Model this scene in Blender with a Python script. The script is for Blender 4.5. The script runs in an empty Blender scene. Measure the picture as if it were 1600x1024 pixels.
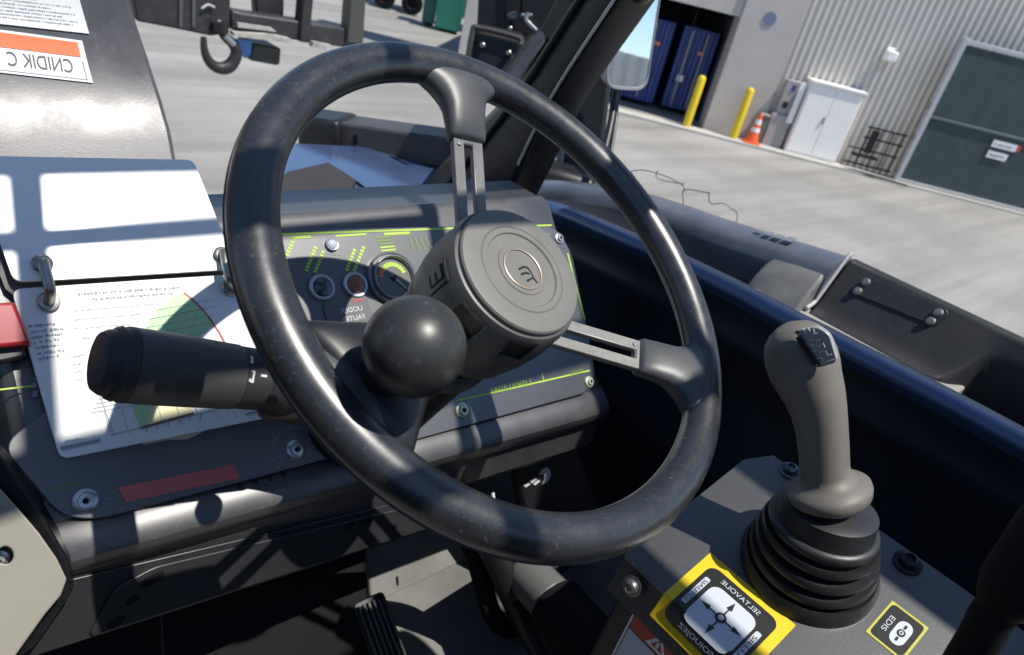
import bpy, bmesh, math, random
from mathutils import Vector, Matrix
random.seed(7)
SC = bpy.context.scene
COL = SC.collection
H = 2.7                                    # eye height of the seated operator above the yard

# ------------------------------------------------------------------ camera
FPX = 1100.0
ND = Vector((-500, 1988, FPX)); UPc = -ND.normalized()
RIc = Vector((1250, -262, FPX)); RIc = (RIc - UPc * RIc.dot(UPc)).normalized()
FOc = UPc.cross(RIc)
M3 = Matrix((RIc, FOc, UPc))
cam_d = bpy.data.cameras.new("camera"); cam = bpy.data.objects.new("camera", cam_d); COL.objects.link(cam)
cam_d.sensor_width = 36; cam_d.lens = FPX / 1600 * 36; cam_d.clip_start = 0.02; cam_d.clip_end = 900
R4 = Matrix((M3 @ Vector((1, 0, 0)), M3 @ Vector((0, -1, 0)), M3 @ Vector((0, 0, -1)))).transposed().to_4x4()
cam.matrix_world = Matrix.Translation((0, 0, H)) @ R4
cam_d.dof.use_dof = True; cam_d.dof.focus_distance = 0.55; cam_d.dof.aperture_fstop = 11
SC.camera = cam

# ------------------------------------------------------------------ light
SUN = Vector((.172, -.386, .906)).normalized()
EL = math.asin(SUN.z)
w = bpy.data.worlds.new("World"); SC.world = w; w.use_nodes = True
nt = w.node_tree; bg = nt.nodes["Background"]
sky = nt.nodes.new("ShaderNodeTexSky"); sky.sky_type = 'NISHITA'; sky.sun_disc = False
sky.sun_elevation = EL; sky.sun_rotation = math.atan2(SUN.x, SUN.y)
sky.altitude = 200; sky.air_density = 1.0; sky.dust_density = 0.2; sky.ozone_density = 3.5
nt.links.new(sky.outputs[0], bg.inputs[0]); bg.inputs[1].default_value = 0.125
sd = bpy.data.lights.new("sun", 'SUN'); sd.energy = 4.6; sd.angle = math.radians(.55); sd.color = (1, .955, .88)
so = bpy.data.objects.new("sun", sd); COL.objects.link(so)
so.rotation_euler = (-SUN).to_track_quat('-Z', 'Y').to_euler(); so.location = SUN * 20
SC.view_settings.view_transform = 'Standard'; SC.view_settings.look = 'None'
SC.view_settings.exposure = 0.28; SC.view_settings.gamma = 1

# ------------------------------------------------------------------ helpers
def V(*a): return Vector(a)
def ray(x, y): return (M3 @ Vector((x - 800, y - 512, FPX))).normalized()
def at(x, y, d): return ray(x, y) * d
def on(x, y, P, N):
    d = ray(x, y); return d * (P.dot(N) / d.dot(N))
def onX(x, y, X): return on(x, y, V(X, 0, 0), V(1, 0, 0))
def onZ(x, y, Z): return on(x, y, V(0, 0, Z), V(0, 0, 1))

def mat(name, col, rough=.5, metal=0., bump=0., bscale=200., var=.0, vscale=8., col2=None, spec=.5, coat=0., crough=.15, speck=0., speck_col=(.5, .5, .5), speck_scale=300., rvar=0., detail=4):
    m = bpy.data.materials.new(name); m.use_nodes = True
    nt = m.node_tree; b = nt.nodes["Principled BSDF"]
    b.inputs["Base Color"].default_value = (*col, 1); b.inputs["Roughness"].default_value = rough
    b.inputs["Metallic"].default_value = metal; b.inputs["Specular IOR Level"].default_value = spec
    b.inputs["Coat Weight"].default_value = coat; b.inputs["Coat Roughness"].default_value = crough
    tc = nt.nodes.new("ShaderNodeTexCoord"); out = None
    if var or col2:
        n = nt.nodes.new("ShaderNodeTexNoise"); n.inputs["Scale"].default_value = vscale; n.inputs["Detail"].default_value = detail; n.inputs["Roughness"].default_value = .65
        nt.links.new(tc.outputs["Object"], n.inputs["Vector"])
        r = nt.nodes.new("ShaderNodeValToRGB")
        c2 = col2 or tuple(min(1, c * (1 + var)) for c in col); c1 = col if col2 else tuple(c * (1 - var) for c in col)
        r.color_ramp.elements[0].color = (*c1, 1); r.color_ramp.elements[0].position = .33
        r.color_ramp.elements[1].color = (*c2, 1); r.color_ramp.elements[1].position = .67
        nt.links.new(n.outputs["Fac"], r.inputs[0]); out = r.outputs[0]
        nt.links.new(out, b.inputs["Base Color"])
        if rvar:
            mr = nt.nodes.new("ShaderNodeMapRange"); mr.inputs["To Min"].default_value = rough - rvar; mr.inputs["To Max"].default_value = rough + rvar
            mr.inputs["From Min"].default_value = .3; mr.inputs["From Max"].default_value = .7
            nt.links.new(n.outputs["Fac"], mr.inputs["Value"]); nt.links.new(mr.outputs[0], b.inputs["Roughness"])
    if speck:
        n2 = nt.nodes.new("ShaderNodeTexNoise"); n2.inputs["Scale"].default_value = speck_scale; n2.inputs["Detail"].default_value = 5
        nt.links.new(tc.outputs["Object"], n2.inputs["Vector"])
        r2 = nt.nodes.new("ShaderNodeValToRGB"); r2.color_ramp.elements[0].position = .60; r2.color_ramp.elements[1].position = .74
        r2.color_ramp.elements[0].color = (0, 0, 0, 1); r2.color_ramp.elements[1].color = (speck, speck, speck, 1)
        nt.links.new(n2.outputs["Fac"], r2.inputs[0])
        mx = nt.nodes.new("ShaderNodeMix"); mx.data_type = 'RGBA'
        nt.links.new(r2.outputs[0], mx.inputs[0])
        if out: nt.links.new(out, mx.inputs[6])
        else: mx.inputs[6].default_value = (*col, 1)
        mx.inputs[7].default_value = (*speck_col, 1)
        nt.links.new(mx.outputs[2], b.inputs["Base Color"])
    if bump:
        n3 = nt.nodes.new("ShaderNodeTexNoise"); n3.inputs["Scale"].default_value = bscale; n3.inputs["Detail"].default_value = 3
        nt.links.new(tc.outputs["Object"], n3.inputs["Vector"])
        bp = nt.nodes.new("ShaderNodeBump"); bp.inputs["Strength"].default_value = bump; bp.inputs["Distance"].default_value = .09 / bscale
        nt.links.new(n3.outputs["Fac"], bp.inputs["Height"]); nt.links.new(bp.outputs[0], b.inputs["Normal"])
    return m

class MB:
    def __init__(s): s.bm = bmesh.new(); s.mats = []
    def mi(s, m):
        if m not in s.mats: s.mats.append(m)
        return s.mats.index(m)
    def face(s, pts, m):
        vs = [s.bm.verts.new(p) for p in pts]
        try: f = s.bm.faces.new(vs); f.material_index = s.mi(m); return f
        except ValueError: return None
    def loft(s, secs, m, closed=True, caps=True, ring=False):
        k = s.mi(m); rows = [[s.bm.verts.new(p) for p in sec] for sec in secs]; n = len(rows[0])
        last = len(rows) if ring else len(rows) - 1
        for i in range(last):
            a, b = rows[i], rows[(i + 1) % len(rows)]
            for j in range(n if closed else n - 1):
                jj = (j + 1) % n
                f = s.bm.faces.new((a[j], a[jj], b[jj], b[j])); f.material_index = k
        if caps and closed and not ring:
            for rr in (rows[0][::-1], rows[-1]):
                f = s.bm.faces.new(rr); f.material_index = k
        return s
    def prism(s, poly, vec, m): return s.loft([poly, [p + vec for p in poly]], m)
    def box(s, c, hx, hy, hz, m):
        q = [c - hx - hy - hz, c + hx - hy - hz, c + hx + hy - hz, c - hx + hy - hz]
        return s.prism(q, hz * 2, m)
    def abox(s, x0, x1, y0, y1, z0, z1, m):
        return s.box(V((x0 + x1) / 2, (y0 + y1) / 2, (z0 + z1) / 2), V((x1 - x0) / 2, 0, 0), V(0, (y1 - y0) / 2, 0), V(0, 0, (z1 - z0) / 2), m)
    def lathe(s, O, ax, prof, m, seg=48, caps=True):
        ax = ax.normalized(); a = ax.orthogonal().normalized(); b = ax.cross(a)
        secs = [[O + ax * h + (a * math.cos(t) + b * math.sin(t)) * max(r, 1e-5) for t in [2 * math.pi * i / seg for i in range(seg)]] for r, h in prof]
        return s.loft(secs, m, caps=caps)
    def cyl(s, p, q, r, m, seg=24, r2=None):
        return s.lathe(p, q - p, [(r, 0), (r if r2 is None else r2, (q - p).length)], m, seg)
    def tube(s, pts, r, m, seg=12, flat=None):
        secs = []; n = len(pts); prev = None
        for i, p in enumerate(pts):
            t = (pts[min(i + 1, n - 1)] - pts[max(i - 1, 0)]).normalized()
            a = (prev - t * prev.dot(t)).normalized() if prev else t.orthogonal().normalized()
            prev = a; b = t.cross(a); rr = r[i] if isinstance(r, (list, tuple)) else r
            secs.append([p + (a * math.cos(u) + b * math.sin(u)) * rr for u in [2 * math.pi * k / seg for k in range(seg)]])
        return s.loft(secs, m)
    def sphere(s, c, r, m, ax=V(0, 0, 1), a0=-90, a1=90, n=20, seg=40, sq=1.):
        return s.lathe(c, ax, [(r * math.cos(math.radians(a0 + (a1 - a0) * i / n)), sq * r * math.sin(math.radians(a0 + (a1 - a0) * i / n))) for i in range(n + 1)], m, seg)
    def text(s, txt, O, ex, ey, size, m, mirror=False, align='CENTER', fit=None, mp=None):
        cu = bpy.data.curves.new("txt", 'FONT'); cu.body = txt; cu.size = 1; cu.align_x = align; cu.align_y = 'CENTER'
        ob = bpy.data.objects.new("txt", cu); COL.objects.link(ob)
        dg = bpy.context.evaluated_depsgraph_get(); me = bpy.data.meshes.new_from_object(ob.evaluated_get(dg))
        xs = [v.co.x for v in me.vertices]; wd = max(xs) - min(xs) if xs else 1
        sx = fit / wd if fit else size
        for p in me.polygons:
            q = []
            for i in p.vertices:
                c = me.vertices[i].co; x = (-c.x if mirror else c.x) * sx; y = c.y * size
                q.append((x, y))
            if mp:
                for poly in mp(q): s.face(poly, m)
            else: s.face([O + ex * x + ey * y for x, y in q], m)
        bpy.data.objects.remove(ob); bpy.data.curves.remove(cu); bpy.data.meshes.remove(me)
        return s
    def build(s, name, parent=None, loc=None, bevel=0, seg=2, angle=35, weld=True):
        me = bpy.data.meshes.new(name)
        if weld: bmesh.ops.remove_doubles(s.bm, verts=s.bm.verts, dist=1e-6)
        bmesh.ops.recalc_face_normals(s.bm, faces=s.bm.faces)
        s.bm.to_mesh(me); s.bm.free()
        for m in s.mats: me.materials.append(m)
        for p in me.polygons: p.use_smooth = True
        me.set_sharp_from_angle(angle=math.radians(angle))
        o = bpy.data.objects.new(name, me); COL.objects.link(o)
        if parent:
            base = parent.get("_w", (0, 0, 0)); base = Vector(base); o.parent = parent; o["_w"] = tuple(base)
            off = base
        else:
            off = loc if loc is not None else sum((v.co for v in me.vertices), Vector()) / max(1, len(me.vertices))
            o.location = off + V(0, 0, H); o["_w"] = tuple(off)
        me.transform(Matrix.Translation(-off))
        if bevel:
            b = o.modifiers.new("bevel", 'BEVEL'); b.width = bevel; b.segments = seg; b.limit_method = 'ANGLE'; b.angle_limit = math.radians(40)
            b.harden_normals = False
        return o

def tag(o, label, cat, group=None, kind=None):
    if label: o["label"] = label
    if cat: o["category"] = cat
    if group: o["group"] = group
    if kind: o["kind"] = kind
    return o
def thing(name, loc, label, cat, group=None):
    o = bpy.data.objects.new(name, None); COL.objects.link(o); o.empty_display_size = .05
    o.location = loc + V(0, 0, H); o["_w"] = tuple(loc); return tag(o, label, cat, group)

SD = 1.148                                 # dashboard group: modelled at a reference depth, then set at its real size and depth
def resize(*roots):
    for r in roots:
        r.location = Vector((r.location.x, r.location.y, r.location.z - H)) * SD + V(0, 0, H)
        for c in r.children_recursive:
            if c.type == 'MESH': c.data.transform(Matrix.Scale(SD, 4))
def bez(pts, k=6, closed=False):
    """Catmull-Rom through points"""
    out = []; n = len(pts)
    for i in range(n if closed else n - 1):
        g = (lambda j: pts[j % n]) if closed else (lambda j: pts[max(0, min(n - 1, j))])
        p0, p1, p2, p3 = g(i - 1), g(i), g(i + 1), g(i + 2)
        for t in [a / k for a in range(k)]:
            out.append(.5 * ((2 * p1) + (p2 - p0) * t + (2 * p0 - 5 * p1 + 4 * p2 - p3) * t * t + (3 * p1 - p0 - 3 * p2 + p3) * t ** 3))
    if not closed: out.append(pts[-1].copy())
    return out
def rrect(w, h, r, k=5):
    o = []
    for cx, cy, a in ((w - r, h - r, 0), (-w + r, h - r, 90), (-w + r, -h + r, 180), (w - r, -h + r, 270)):
        for i in range(k + 1):
            t = math.radians(a + 90 * i / k); o.append((cx + r * math.cos(t), cy + r * math.sin(t)))
    return o
def roundpoly(pts, r, k=4):
    o = []; n = len(pts)
    for i in range(n):
        p, a, b = pts[i], pts[i - 1], pts[(i + 1) % n]
        da, db = (a - p), (b - p); rr = min(r, da.length * .45, db.length * .45)
        s, e = p + da.normalized() * rr, p + db.normalized() * rr
        for j in range(k + 1):
            t = j / k; o.append(s * (1 - t) ** 2 + p * 2 * t * (1 - t) + e * t * t)
    return o
def strip_text(mb, p, q, up, m, gap=.3, seed=None):
    """a line of print too small to read: broken irregular dashes"""
    d = (q - p); L = d.length; d.normalize(); x = 0; h = up.length
    while x < L:
        wl = h * random.uniform(.35, .95)
        if x + wl > L: break
        y0 = random.uniform(0, .35); y1 = random.uniform(.6, 1)
        a = p + d * x
        mb.face([a + up * y0, a + d * wl + up * y0, a + d * wl + up * y1, a + up * y1], m)
        x += wl + h * (random.uniform(.15, .3) if random.random() > .2 else .8)

# ------------------------------------------------------------------ materials
RUB = mat("rim_leather_rubber", (.018, .019, .022), .34, spec=.85, bump=.22, bscale=700, var=.1, vscale=60, speck=.22, speck_col=(.25, .25, .24), speck_scale=420, rvar=.07)
RUBM = mat("sleeve_rubber", (.060, .061, .064), .42, bump=.35, bscale=1100, var=.15, vscale=40, speck=.1, speck_col=(.25, .25, .24), speck_scale=700)
HUBP = mat("hub_plastic", (.072, .072, .070), .45, bump=.3, bscale=1400, var=.1, vscale=30)
CAPP = mat("hub_cap_plastic", (.15, .146, .132), .55, bump=.3, bscale=1500, var=.08, vscale=40)
DARKN = mat("notch_black", (.014, .014, .015), .5)
COPPER = mat("copper_ring", (.40, .32, .25), .4, metal=.5)
SPOKE = mat("spoke_metal", (.175, .172, .165), .45, metal=.3, bump=.25, bscale=1500, var=.15, vscale=90, speck=.3, speck_col=(.4, .4, .38), speck_scale=900)
BALL = mat("knob_plastic", (.028, .028, .028), .38, bump=.12, bscale=900, var=.2, vscale=30, speck=.16, speck_col=(.2, .2, .19), speck_scale=250)
BLACK = mat("black_plastic", (.012, .012, .014), .42, var=.2, vscale=20)
BLACKM = mat("black_matt", (.008, .008, .009), .7, spec=.15)
BLKPAINT = mat("black_paint", (.009, .009, .0105), .38, spec=.35, var=.25, vscale=10, rvar=.08, bump=.05, bscale=200, speck=.08, speck_col=(.16, .15, .14), speck_scale=60)
DASHB = mat("dash_moulding", (.042, .040, .042), .42, spec=.9, coat=.4, crough=.4, bump=.3, bscale=1300, var=.15, vscale=20, speck=.12, speck_col=(.25, .25, .25), speck_scale=300, rvar=.06)
OVER = mat("dash_overlay", (.028, .029, .036), .44, spec=1., coat=1., crough=.42, bump=.05, bscale=500, var=.2, vscale=15, speck=.10, speck_col=(.2, .2, .2), speck_scale=350)
LIME = mat("lime_print", (.42, .62, .06), .5)
LIMED = mat("dim_lime_print", (.16, .27, .04), .5)
WPRINT = mat("white_print", (.62, .62, .60), .5)
GPRINT = mat("grey_print", (.20, .21, .24), .5)
PAPER = mat("laminated_page", (.80, .80, .77), .35, var=.03, vscale=25, coat=.2)
PEDGE = mat("page_edge", (.62, .55, .42), .6)
INK = mat("page_ink", (.32, .32, .36), .6)
INKL = mat("page_ink_light", (.48, .48, .51), .6)
CGREEN = mat("chart_green", (.40, .68, .32), .4)
CYEL = mat("chart_yellow", (.72, .68, .38), .4)
CRED = mat("chart_red", (.45, .07, .06), .5)
STEEL = mat("worn_steel", (.30, .29, .27), .38, metal=.85, var=.3, vscale=120)
ZINC = mat("zinc_screw", (.48, .49, .50), .33, metal=.8, var=.15, vscale=100)
ZINCY = mat("yellow_zinc_screw", (.50, .52, .38), .4, metal=.6)
REDT = mat("red_tape", (.60, .13, .12), .5, bump=.05, bscale=300)
REDS = mat("red_plastic", (.30, .016, .02), .3, coat=.3)
BEIGE = mat("beige_grey_paint", (.33, .315, .26), .45, var=.04, vscale=12, bump=.06, bscale=500)
COVER = mat("boom_cover_paint", (.085, .083, .09), .36, var=.12, vscale=30, bump=.25, bscale=420, speck=.2, speck_col=(.25, .25, .25), speck_scale=160, rvar=.06)
STICK = mat("white_sticker", (.78, .78, .77), .45)
ORANGE = mat("orange_band", (.72, .20, .08), .45)
HOOD = mat("cowl_sky_tint", (.05, .08, .16), .18, var=.2, vscale=6, rvar=.06, coat=1., spec=.9)  # base colour carries the blue of the reflected sky
WALLP = mat("side_panel_moulding", (.016, .019, .030), .42, bump=.15, bscale=900, var=.15, vscale=9)
SILL = mat("sill_sky_tint", (.035, .072, .16), .36, bump=.12, bscale=700, var=.12, vscale=12, spec=.8, coat=.4, crough=.3)  # blue sky reflection put into the base colour
RAILM = mat("engine_cover_paint", (.10, .11, .135), .36, bump=.12, bscale=300, var=.2, vscale=10, coat=.6, speck=.12, speck_col=(.22, .21, .2), speck_scale=220)
BOXM = mat("dark_cover_paint", (.022, .0215, .022), .42, bump=.15, bscale=400, var=.2, vscale=14, speck=.12, speck_col=(.2, .19, .17), speck_scale=240)
CONS = mat("console_textured_paint", (.040, .040, .040), .40, spec=1., coat=.5, crough=.38, bump=.9, bscale=900, var=.1, vscale=20, speck=.35, speck_col=(.26, .26, .24), speck_scale=800)
CONSD = mat("console_box_paint", (.022, .022, .023), .5, bump=.4, bscale=900)
JOY = mat("joystick_soft_grey", (.145, .132, .112), .55, bump=.3, bscale=1200, var=.08, vscale=20)
JPAN = mat("joystick_switch_panel", (.34, .34, .32), .35, metal=.2)
BOOT = mat("boot_rubber", (.022, .022, .023), .42, bump=.25, bscale=600, var=.2, vscale=40, speck=.15, speck_col=(.2, .2, .19), speck_scale=300)
YEL = mat("yellow_sticker", (.78, .55, .015), .4, bump=.05, bscale=400)
YELD = mat("olive_yellow_sticker", (.50, .47, .06), .45)
STKB = mat("sticker_black", (.018, .018, .016), .35)
LBLUE = mat("sticker_pale_grey", (.56, .60, .66), .4)
REDW = mat("warning_red", (.50, .055, .04), .45)
FLOORM = mat("cab_floor_mat", (.15, .147, .14), .7, bump=.2, bscale=200, var=.25, vscale=9)

# ------------------------------------------------------------------ yard: ground and pavement strip
def ground_mat():
    m = bpy.data.materials.new("yard_concrete"); m.use_nodes = True; nt = m.node_tree; b = nt.nodes["Principled BSDF"]; b.inputs["Roughness"].default_value = .85
    tc = nt.nodes.new("ShaderNodeTexCoord"); L = nt.links.new
    def noise(sc, rot, scale, det, lo, hi):
        mp = nt.nodes.new("ShaderNodeMapping"); mp.inputs["Scale"].default_value = sc; mp.inputs["Rotation"].default_value = (0, 0, rot)
        n = nt.nodes.new("ShaderNodeTexNoise"); n.inputs["Scale"].default_value = scale; n.inputs["Detail"].default_value = det; n.inputs["Roughness"].default_value = .6
        L(tc.outputs["Object"], mp.inputs[0]); L(mp.outputs[0], n.inputs["Vector"])
        r = nt.nodes.new("ShaderNodeMapRange"); r.inputs["From Min"].default_value = .35; r.inputs["From Max"].default_value = .65; r.inputs["To Min"].default_value = lo; r.inputs["To Max"].default_value = hi
        L(n.outputs["Fac"], r.inputs["Value"]); return r.outputs[0]
    a = noise((.12, 1.6, 1), math.radians(50), .8, 5, .86, 1.07)      # long tyre streaks
    c = noise((1, 1, 1), 0, .35, 5, .85, 1.1)
    d = noise((.05, 1.2, 1), math.radians(28), 1.6, 3, .86, 1.06)
    e = noise((1, 1, 1), 0, 25, 3, .92, 1.06)
    def mul(p, q):
        k = nt.nodes.new("ShaderNodeMath"); k.operation = 'MULTIPLY'; L(p, k.inputs[0]); L(q, k.inputs[1]); return k.outputs[0]
    f = mul(mul(a, c), mul(d, e))
    mx = nt.nodes.new("ShaderNodeMix"); mx.data_type = 'RGBA'; mx.blend_type = 'MULTIPLY'; mx.inputs[0].default_value = 1
    mx.inputs[6].default_value = (.285, .274, .255, 1); L(f, mx.inputs[7]); L(mx.outputs[2], b.inputs["Base Color"])
    return m
g = MB(); g.face([V(-250, -250, -H), V(250, -250, -H), V(250, 250, -H), V(-250, 250, -H)], ground_mat())
tag(g.build("ground", loc=V(0, 0, -H)), "pale concrete yard with streaky tyre marks", None, kind="structure")

# warehouse frame: s along the wall to the right, z up from the yard, o out of the wall
WN = V(-.735, -.678, 0).normalized(); WD = V(-WN.y, WN.x, 0); W0 = onZ(1138, 212, -H)
def W(s, z, o=0): return W0 + WD * s + WN * o + V(0, 0, z)
def wbox(mb, s0, s1, z0, z1, o0, o1, m):
    mb.box(W((s0 + s1) / 2, (z0 + z1) / 2, (o0 + o1) / 2), WD * (s1 - s0) / 2, WN * (o1 - o0) / 2, V(0, 0, (z1 - z0) / 2), m)
CONC = mat("kerb_concrete", (.44, .42, .38), .85, var=.1, vscale=1.5)
SHEET = mat("corrugated_sheet", (.64, .605, .555), .5, metal=.15, var=.05, vscale=.8)
BLOCKW = mat("grey_wall_paint", (.47, .43, .40), .7, var=.06, vscale=1.2)
p = MB(); wbox(p, -6.3, 14, 0.0, .05, .28, .75, CONC)
tag(p.build("pavement"), "pale concrete kerb strip along the foot of the warehouse wall", None, kind="structure")

# ------------------------------------------------------------------ warehouse
wh = thing("warehouse", W(1, 0), "grey corrugated metal warehouse with a dark loading bay, behind the yellow posts", "warehouse")
mb = MB(); prof = []; s = .62; pitch = .145
while s < 13:
    prof += [(s, .0), (s + pitch * .42, .0), (s + pitch * .5, .05), (s + pitch * .92, .05)]; s += pitch
prof += [(s, 0), (s, -.25), (.62, -.25)]
mb.prism([W(a, 0.02, b) for a, b in prof], V(0, 0, 8.5), SHEET)
mb.build("corrugated_wall", wh, angle=20)
mb = MB(); wbox(mb, -.62, .60, 0, 8.5, -.6, .12, BLOCKW); mb.build("corner_pier", wh, bevel=.02)
mb = MB(); wbox(mb, -5.5, -.625, 2.32, 8.5, -.6, .05, BLOCKW); mb.build("bay_header", wh)
mb = MB(); wbox(mb, -6.2, -5.505, 0, 8.5, -.6, .05, BLOCKW); mb.build("side_wall", wh)
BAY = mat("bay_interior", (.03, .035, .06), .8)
mb = MB(); wbox(mb, -5.5, -.63, 0.0, 3.2, -7, -6.8, BAY); wbox(mb, -5.5, -.61, 3.2, 3.3, -7, -.62, BAY); wbox(mb, -.605, -.50, 0, 3.2, -7, -.62, BAY); wbox(mb, -5.7, -5.52, 0, 3.2, -7, -.62, BAY); mb.build("loading_bay", wh)
mb = MB(); mb.lathe(W(-.05, 2.42, .12), WN, [(.13, 0), (.13, .015), (.0, .015)], mat("round_plaque", (.16, .19, .27), .5), 28); mb.build("round_plaque", wh)

BLUEC = mat("blue_container_paint", (.03, .055, .22), .45, var=.25, vscale=2)
for (s0, s1, o, lab) in ((-3.1, -1.72, -.9, "blue ribbed container at the left inside the loading bay, by the mirror"), (-1.5, -.72, -1.0, "blue ribbed container at the right inside the loading bay, by the grey pier")):
    t = thing("storage_container", W((s0 + s1) / 2, 0, o), lab, "container", "blue containers in the loading bay")
    mb = MB(); pr = []; s = s0
    while s < s1 - .05: pr += [(s, 0), (s + .07, 0), (s + .10, -.05), (s + .17, -.05)]; s += .2
    pr += [(s1, 0), (s1, -1.6), (s0, -1.6)]
    mb.prism([W(a, .12, o + b) for a, b in pr], V(0, 0, 1.75), BLUEC); mb.build("body", t)
    mb = MB()
    for k in (.25, .7): 
        sx = s0 + (s1 - s0) * k; wbox(mb, sx - .015, sx + .015, .2, 1.8, o + .005, o + .035, STEEL)
    mb.build("lock_bar", t)
    mb = MB(); wbox(mb, s0 + .15, s0 + .29, .72, .86, o + .003, o + .012, STICK); mb.build("paper_label", t)
    mb = MB(); wbox(mb, s1 - .34, s1 - .22, 1.35, 1.43, o + .003, o + .012, ORANGE); mb.build("orange_label", t)

YPOST = mat("safety_yellow", (.78, .56, .02), .45, var=.08, vscale=6)
for s, lab in ((-1.02, "yellow safety post in front of the dark loading bay"), (.02, "yellow safety post at the foot of the grey pier, beside the traffic cone")):
    mb = MB(); mb.lathe(W(s, .0, .42 if s > -1 else .42), V(0, 0, 1), [(.085, 0), (.085, 1.04), (.078, 1.07), (.055, 1.10), (.0, 1.115)], YPOST, 28)
    tag(mb.build("bollard", loc=W(s, 0, .42)), lab, "bollard", "yellow bollards by the bay")
t = thing("traffic_cone", W(.40, .05, .48), "orange traffic cone with two white bands beside the right yellow post", "cone")
ORC = mat("cone_orange", (.85, .13, .03), .5)
mb = MB(); c = W(.40, .05, .48); mb.prism(roundpoly([c + WD * a + WN * b for a, b in ((-.17, -.17), (.17, -.17), (.17, .17), (-.17, .17))], .04), V(0, 0, .03), ORC)
mb.lathe(c, V(0, 0, 1), [(.125, .03), (.035, .60), (.025, .61), (0, .61)], ORC, 28); mb.build("body", t)
mb = MB()
for z0, z1 in ((.24, .33), (.40, .50)):
    mb.lathe(c, V(0, 0, 1), [(.1275 - .158 * (z0 - .03), z0), (.1275 - .158 * (z1 - .03), z1)], STICK, 28, caps=False)
mb.build("white_band", t)

t = thing("electrical_cabinet", W(1.7, .05, .3), "white double door electrical cabinet standing against the corrugated wall", "cabinet")
CABW = mat("cabinet_white", (.90, .87, .82), .45, var=.03, vscale=3)
mb = MB(); wbox(mb, 1.15, 2.27, .05, 1.5, .06, .42, CABW); mb.build("body", t, bevel=.01)
mb = MB(); wbox(mb, 1.12, 2.30, 1.502, 1.55, .055, .47, CABW); mb.build("lid", t, bevel=.008)
for a, b in ((1.18, 1.70), (1.715, 2.24)):
    mb = MB(); wbox(mb, a, b, .1, 1.46, .422, .437, CABW); mb.build("door", t, bevel=.004)
mb = MB(); wbox(mb, 1.66, 1.685, .75, .9, .439, .465, STEEL); mb.build("handle", t)
t = thing("meter_box", W(.9, .05, .2), "grey metal meter box with a white side panel left of the white cabinet", "meter box")
GBX = mat("meter_box_paint", (.36, .33, .32), .6, var=.08, vscale=3)
mb = MB(); wbox(mb, .66, 1.08, .05, .72, .06, .32, GBX); mb.build("lower_box", t, bevel=.01)
mb = MB(); wbox(mb, .72, 1.06, .723, 1.42, .06, .26, GBX); mb.build("upper_box", t, bevel=.01)
mb = MB(); wbox(mb, .98, 1.10, .6, 1.44, .325, .35, CABW); mb.build("white_panel", t, bevel=.005)
mb = MB(); wbox(mb, .80, .90, .86, .98, .262, .275, BLACK); mb.build("dial_window", t)
mb = MB(); wbox(mb, .86, .93, 1.22, 1.34, .262, .275, BLUEC); mb.build("blue_plate", t)
t = thing("bin_shade", W(.52, .05, .2), "low dark grey utility box on the kerb between the cone and the meter box", "utility box")
mb = MB(); wbox(mb, .46, .63, .05, .62, .125, .34, mat("utility_box_paint", (.13, .13, .11), .7)); mb.build("body", t, bevel=.01)
mb = MB(); wbox(mb, .45, .64, .622, .66, .122, .36, GBX); mb.build("lid", t, bevel=.005)
t.name = "utility_box"

t = thing("wall_lamp", W(2.5, 2.3, .05), "white wall light fixed high on the corrugated wall", "wall light")
mb = MB(); wbox(mb, 2.42, 2.58, 2.2, 2.46, .052, .09, CABW); mb.build("back_plate", t, bevel=.01)
mb = MB(); mb.loft([[W(2.5 + a * wd_, 2.3 + z, o) for a, z in ((-1, -.09), (1, -.09), (1, .1), (-1, .1))] for o, wd_ in ((.092, .11), (.26, .12), (.30, .10))], CABW); mb.build("hood", t, bevel=.02)

GREENP = mat("gate_green", (.038, .062, .058), .6, var=.15, vscale=3, bump=.1, bscale=30)
GFR = mat("gate_frame_grey", (.46, .46, .47), .5)
t = thing("metal_gate", W(5.5, 0, .3), "tall dark green screened gate with a pale frame at the right", "gate")
mb = MB(); wbox(mb, 3.62, 9.4, .12, 2.82, .56, .585, GREENP); mb.build("screen", t)
mb = MB(); wbox(mb, 3.52, 3.62, .03, 2.95, .53, .62, GFR); mb.build("post", t, bevel=.01)
mb = MB(); wbox(mb, 3.50, 9.4, 2.83, 2.92, .54, .61, GFR); mb.build("top_rail", t, bevel=.01)
mb = MB(); wbox(mb, 3.625, 9.4, 1.40, 1.45, .588, .62, mat("gate_rail_dark", (.11, .15, .15), .5)); mb.build("middle_rail", t, bevel=.006)
mb = MB(); wbox(mb, 3.625, 9.4, .06, .118, .55, .6, GFR); mb.build("bottom_rail", t, bevel=.006)
for z in (1.55, .9, .2):
    mb = MB(); wbox(mb, 3.47, 3.518, z, z + .12, .55, .6, STEEL); mb.build("hinge", t)
mb = MB(); wbox(mb, 5.02, 5.52, 1.16, 1.30, .60, .612, STICK); wbox(mb, 5.525, 5.60, 1.17, 1.30, .60, .612, REDW); wbox(mb, 5.03, 5.44, .94, 1.08, .60, .612, STICK)
strip_text(mb, W(5.06, 1.2, .614), W(5.45, 1.2, .614), V(0, 0, .05), GPRINT); strip_text(mb, W(5.07, .98, .614), W(5.4, .98, .614), V(0, 0, .05), GPRINT)
mb.build("sign", t)
t = thing("steel_rack", W(3, .05, .3), "low black steel bar rack between the white cabinet and the green gate", "rack")
mb = MB()
for s in (2.72, 2.98, 3.22, 3.44): mb.cyl(W(s, .1, .3), W(s, .92, .3), .016, BLACK, 8)
mb.build("upright", t)
mb = MB()
for z in (.14, .45, .70, .92): mb.cyl(W(2.45 if z < .6 else 2.66, z, .3), W(3.5, z, .3), .02, BLACK, 8)
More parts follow.
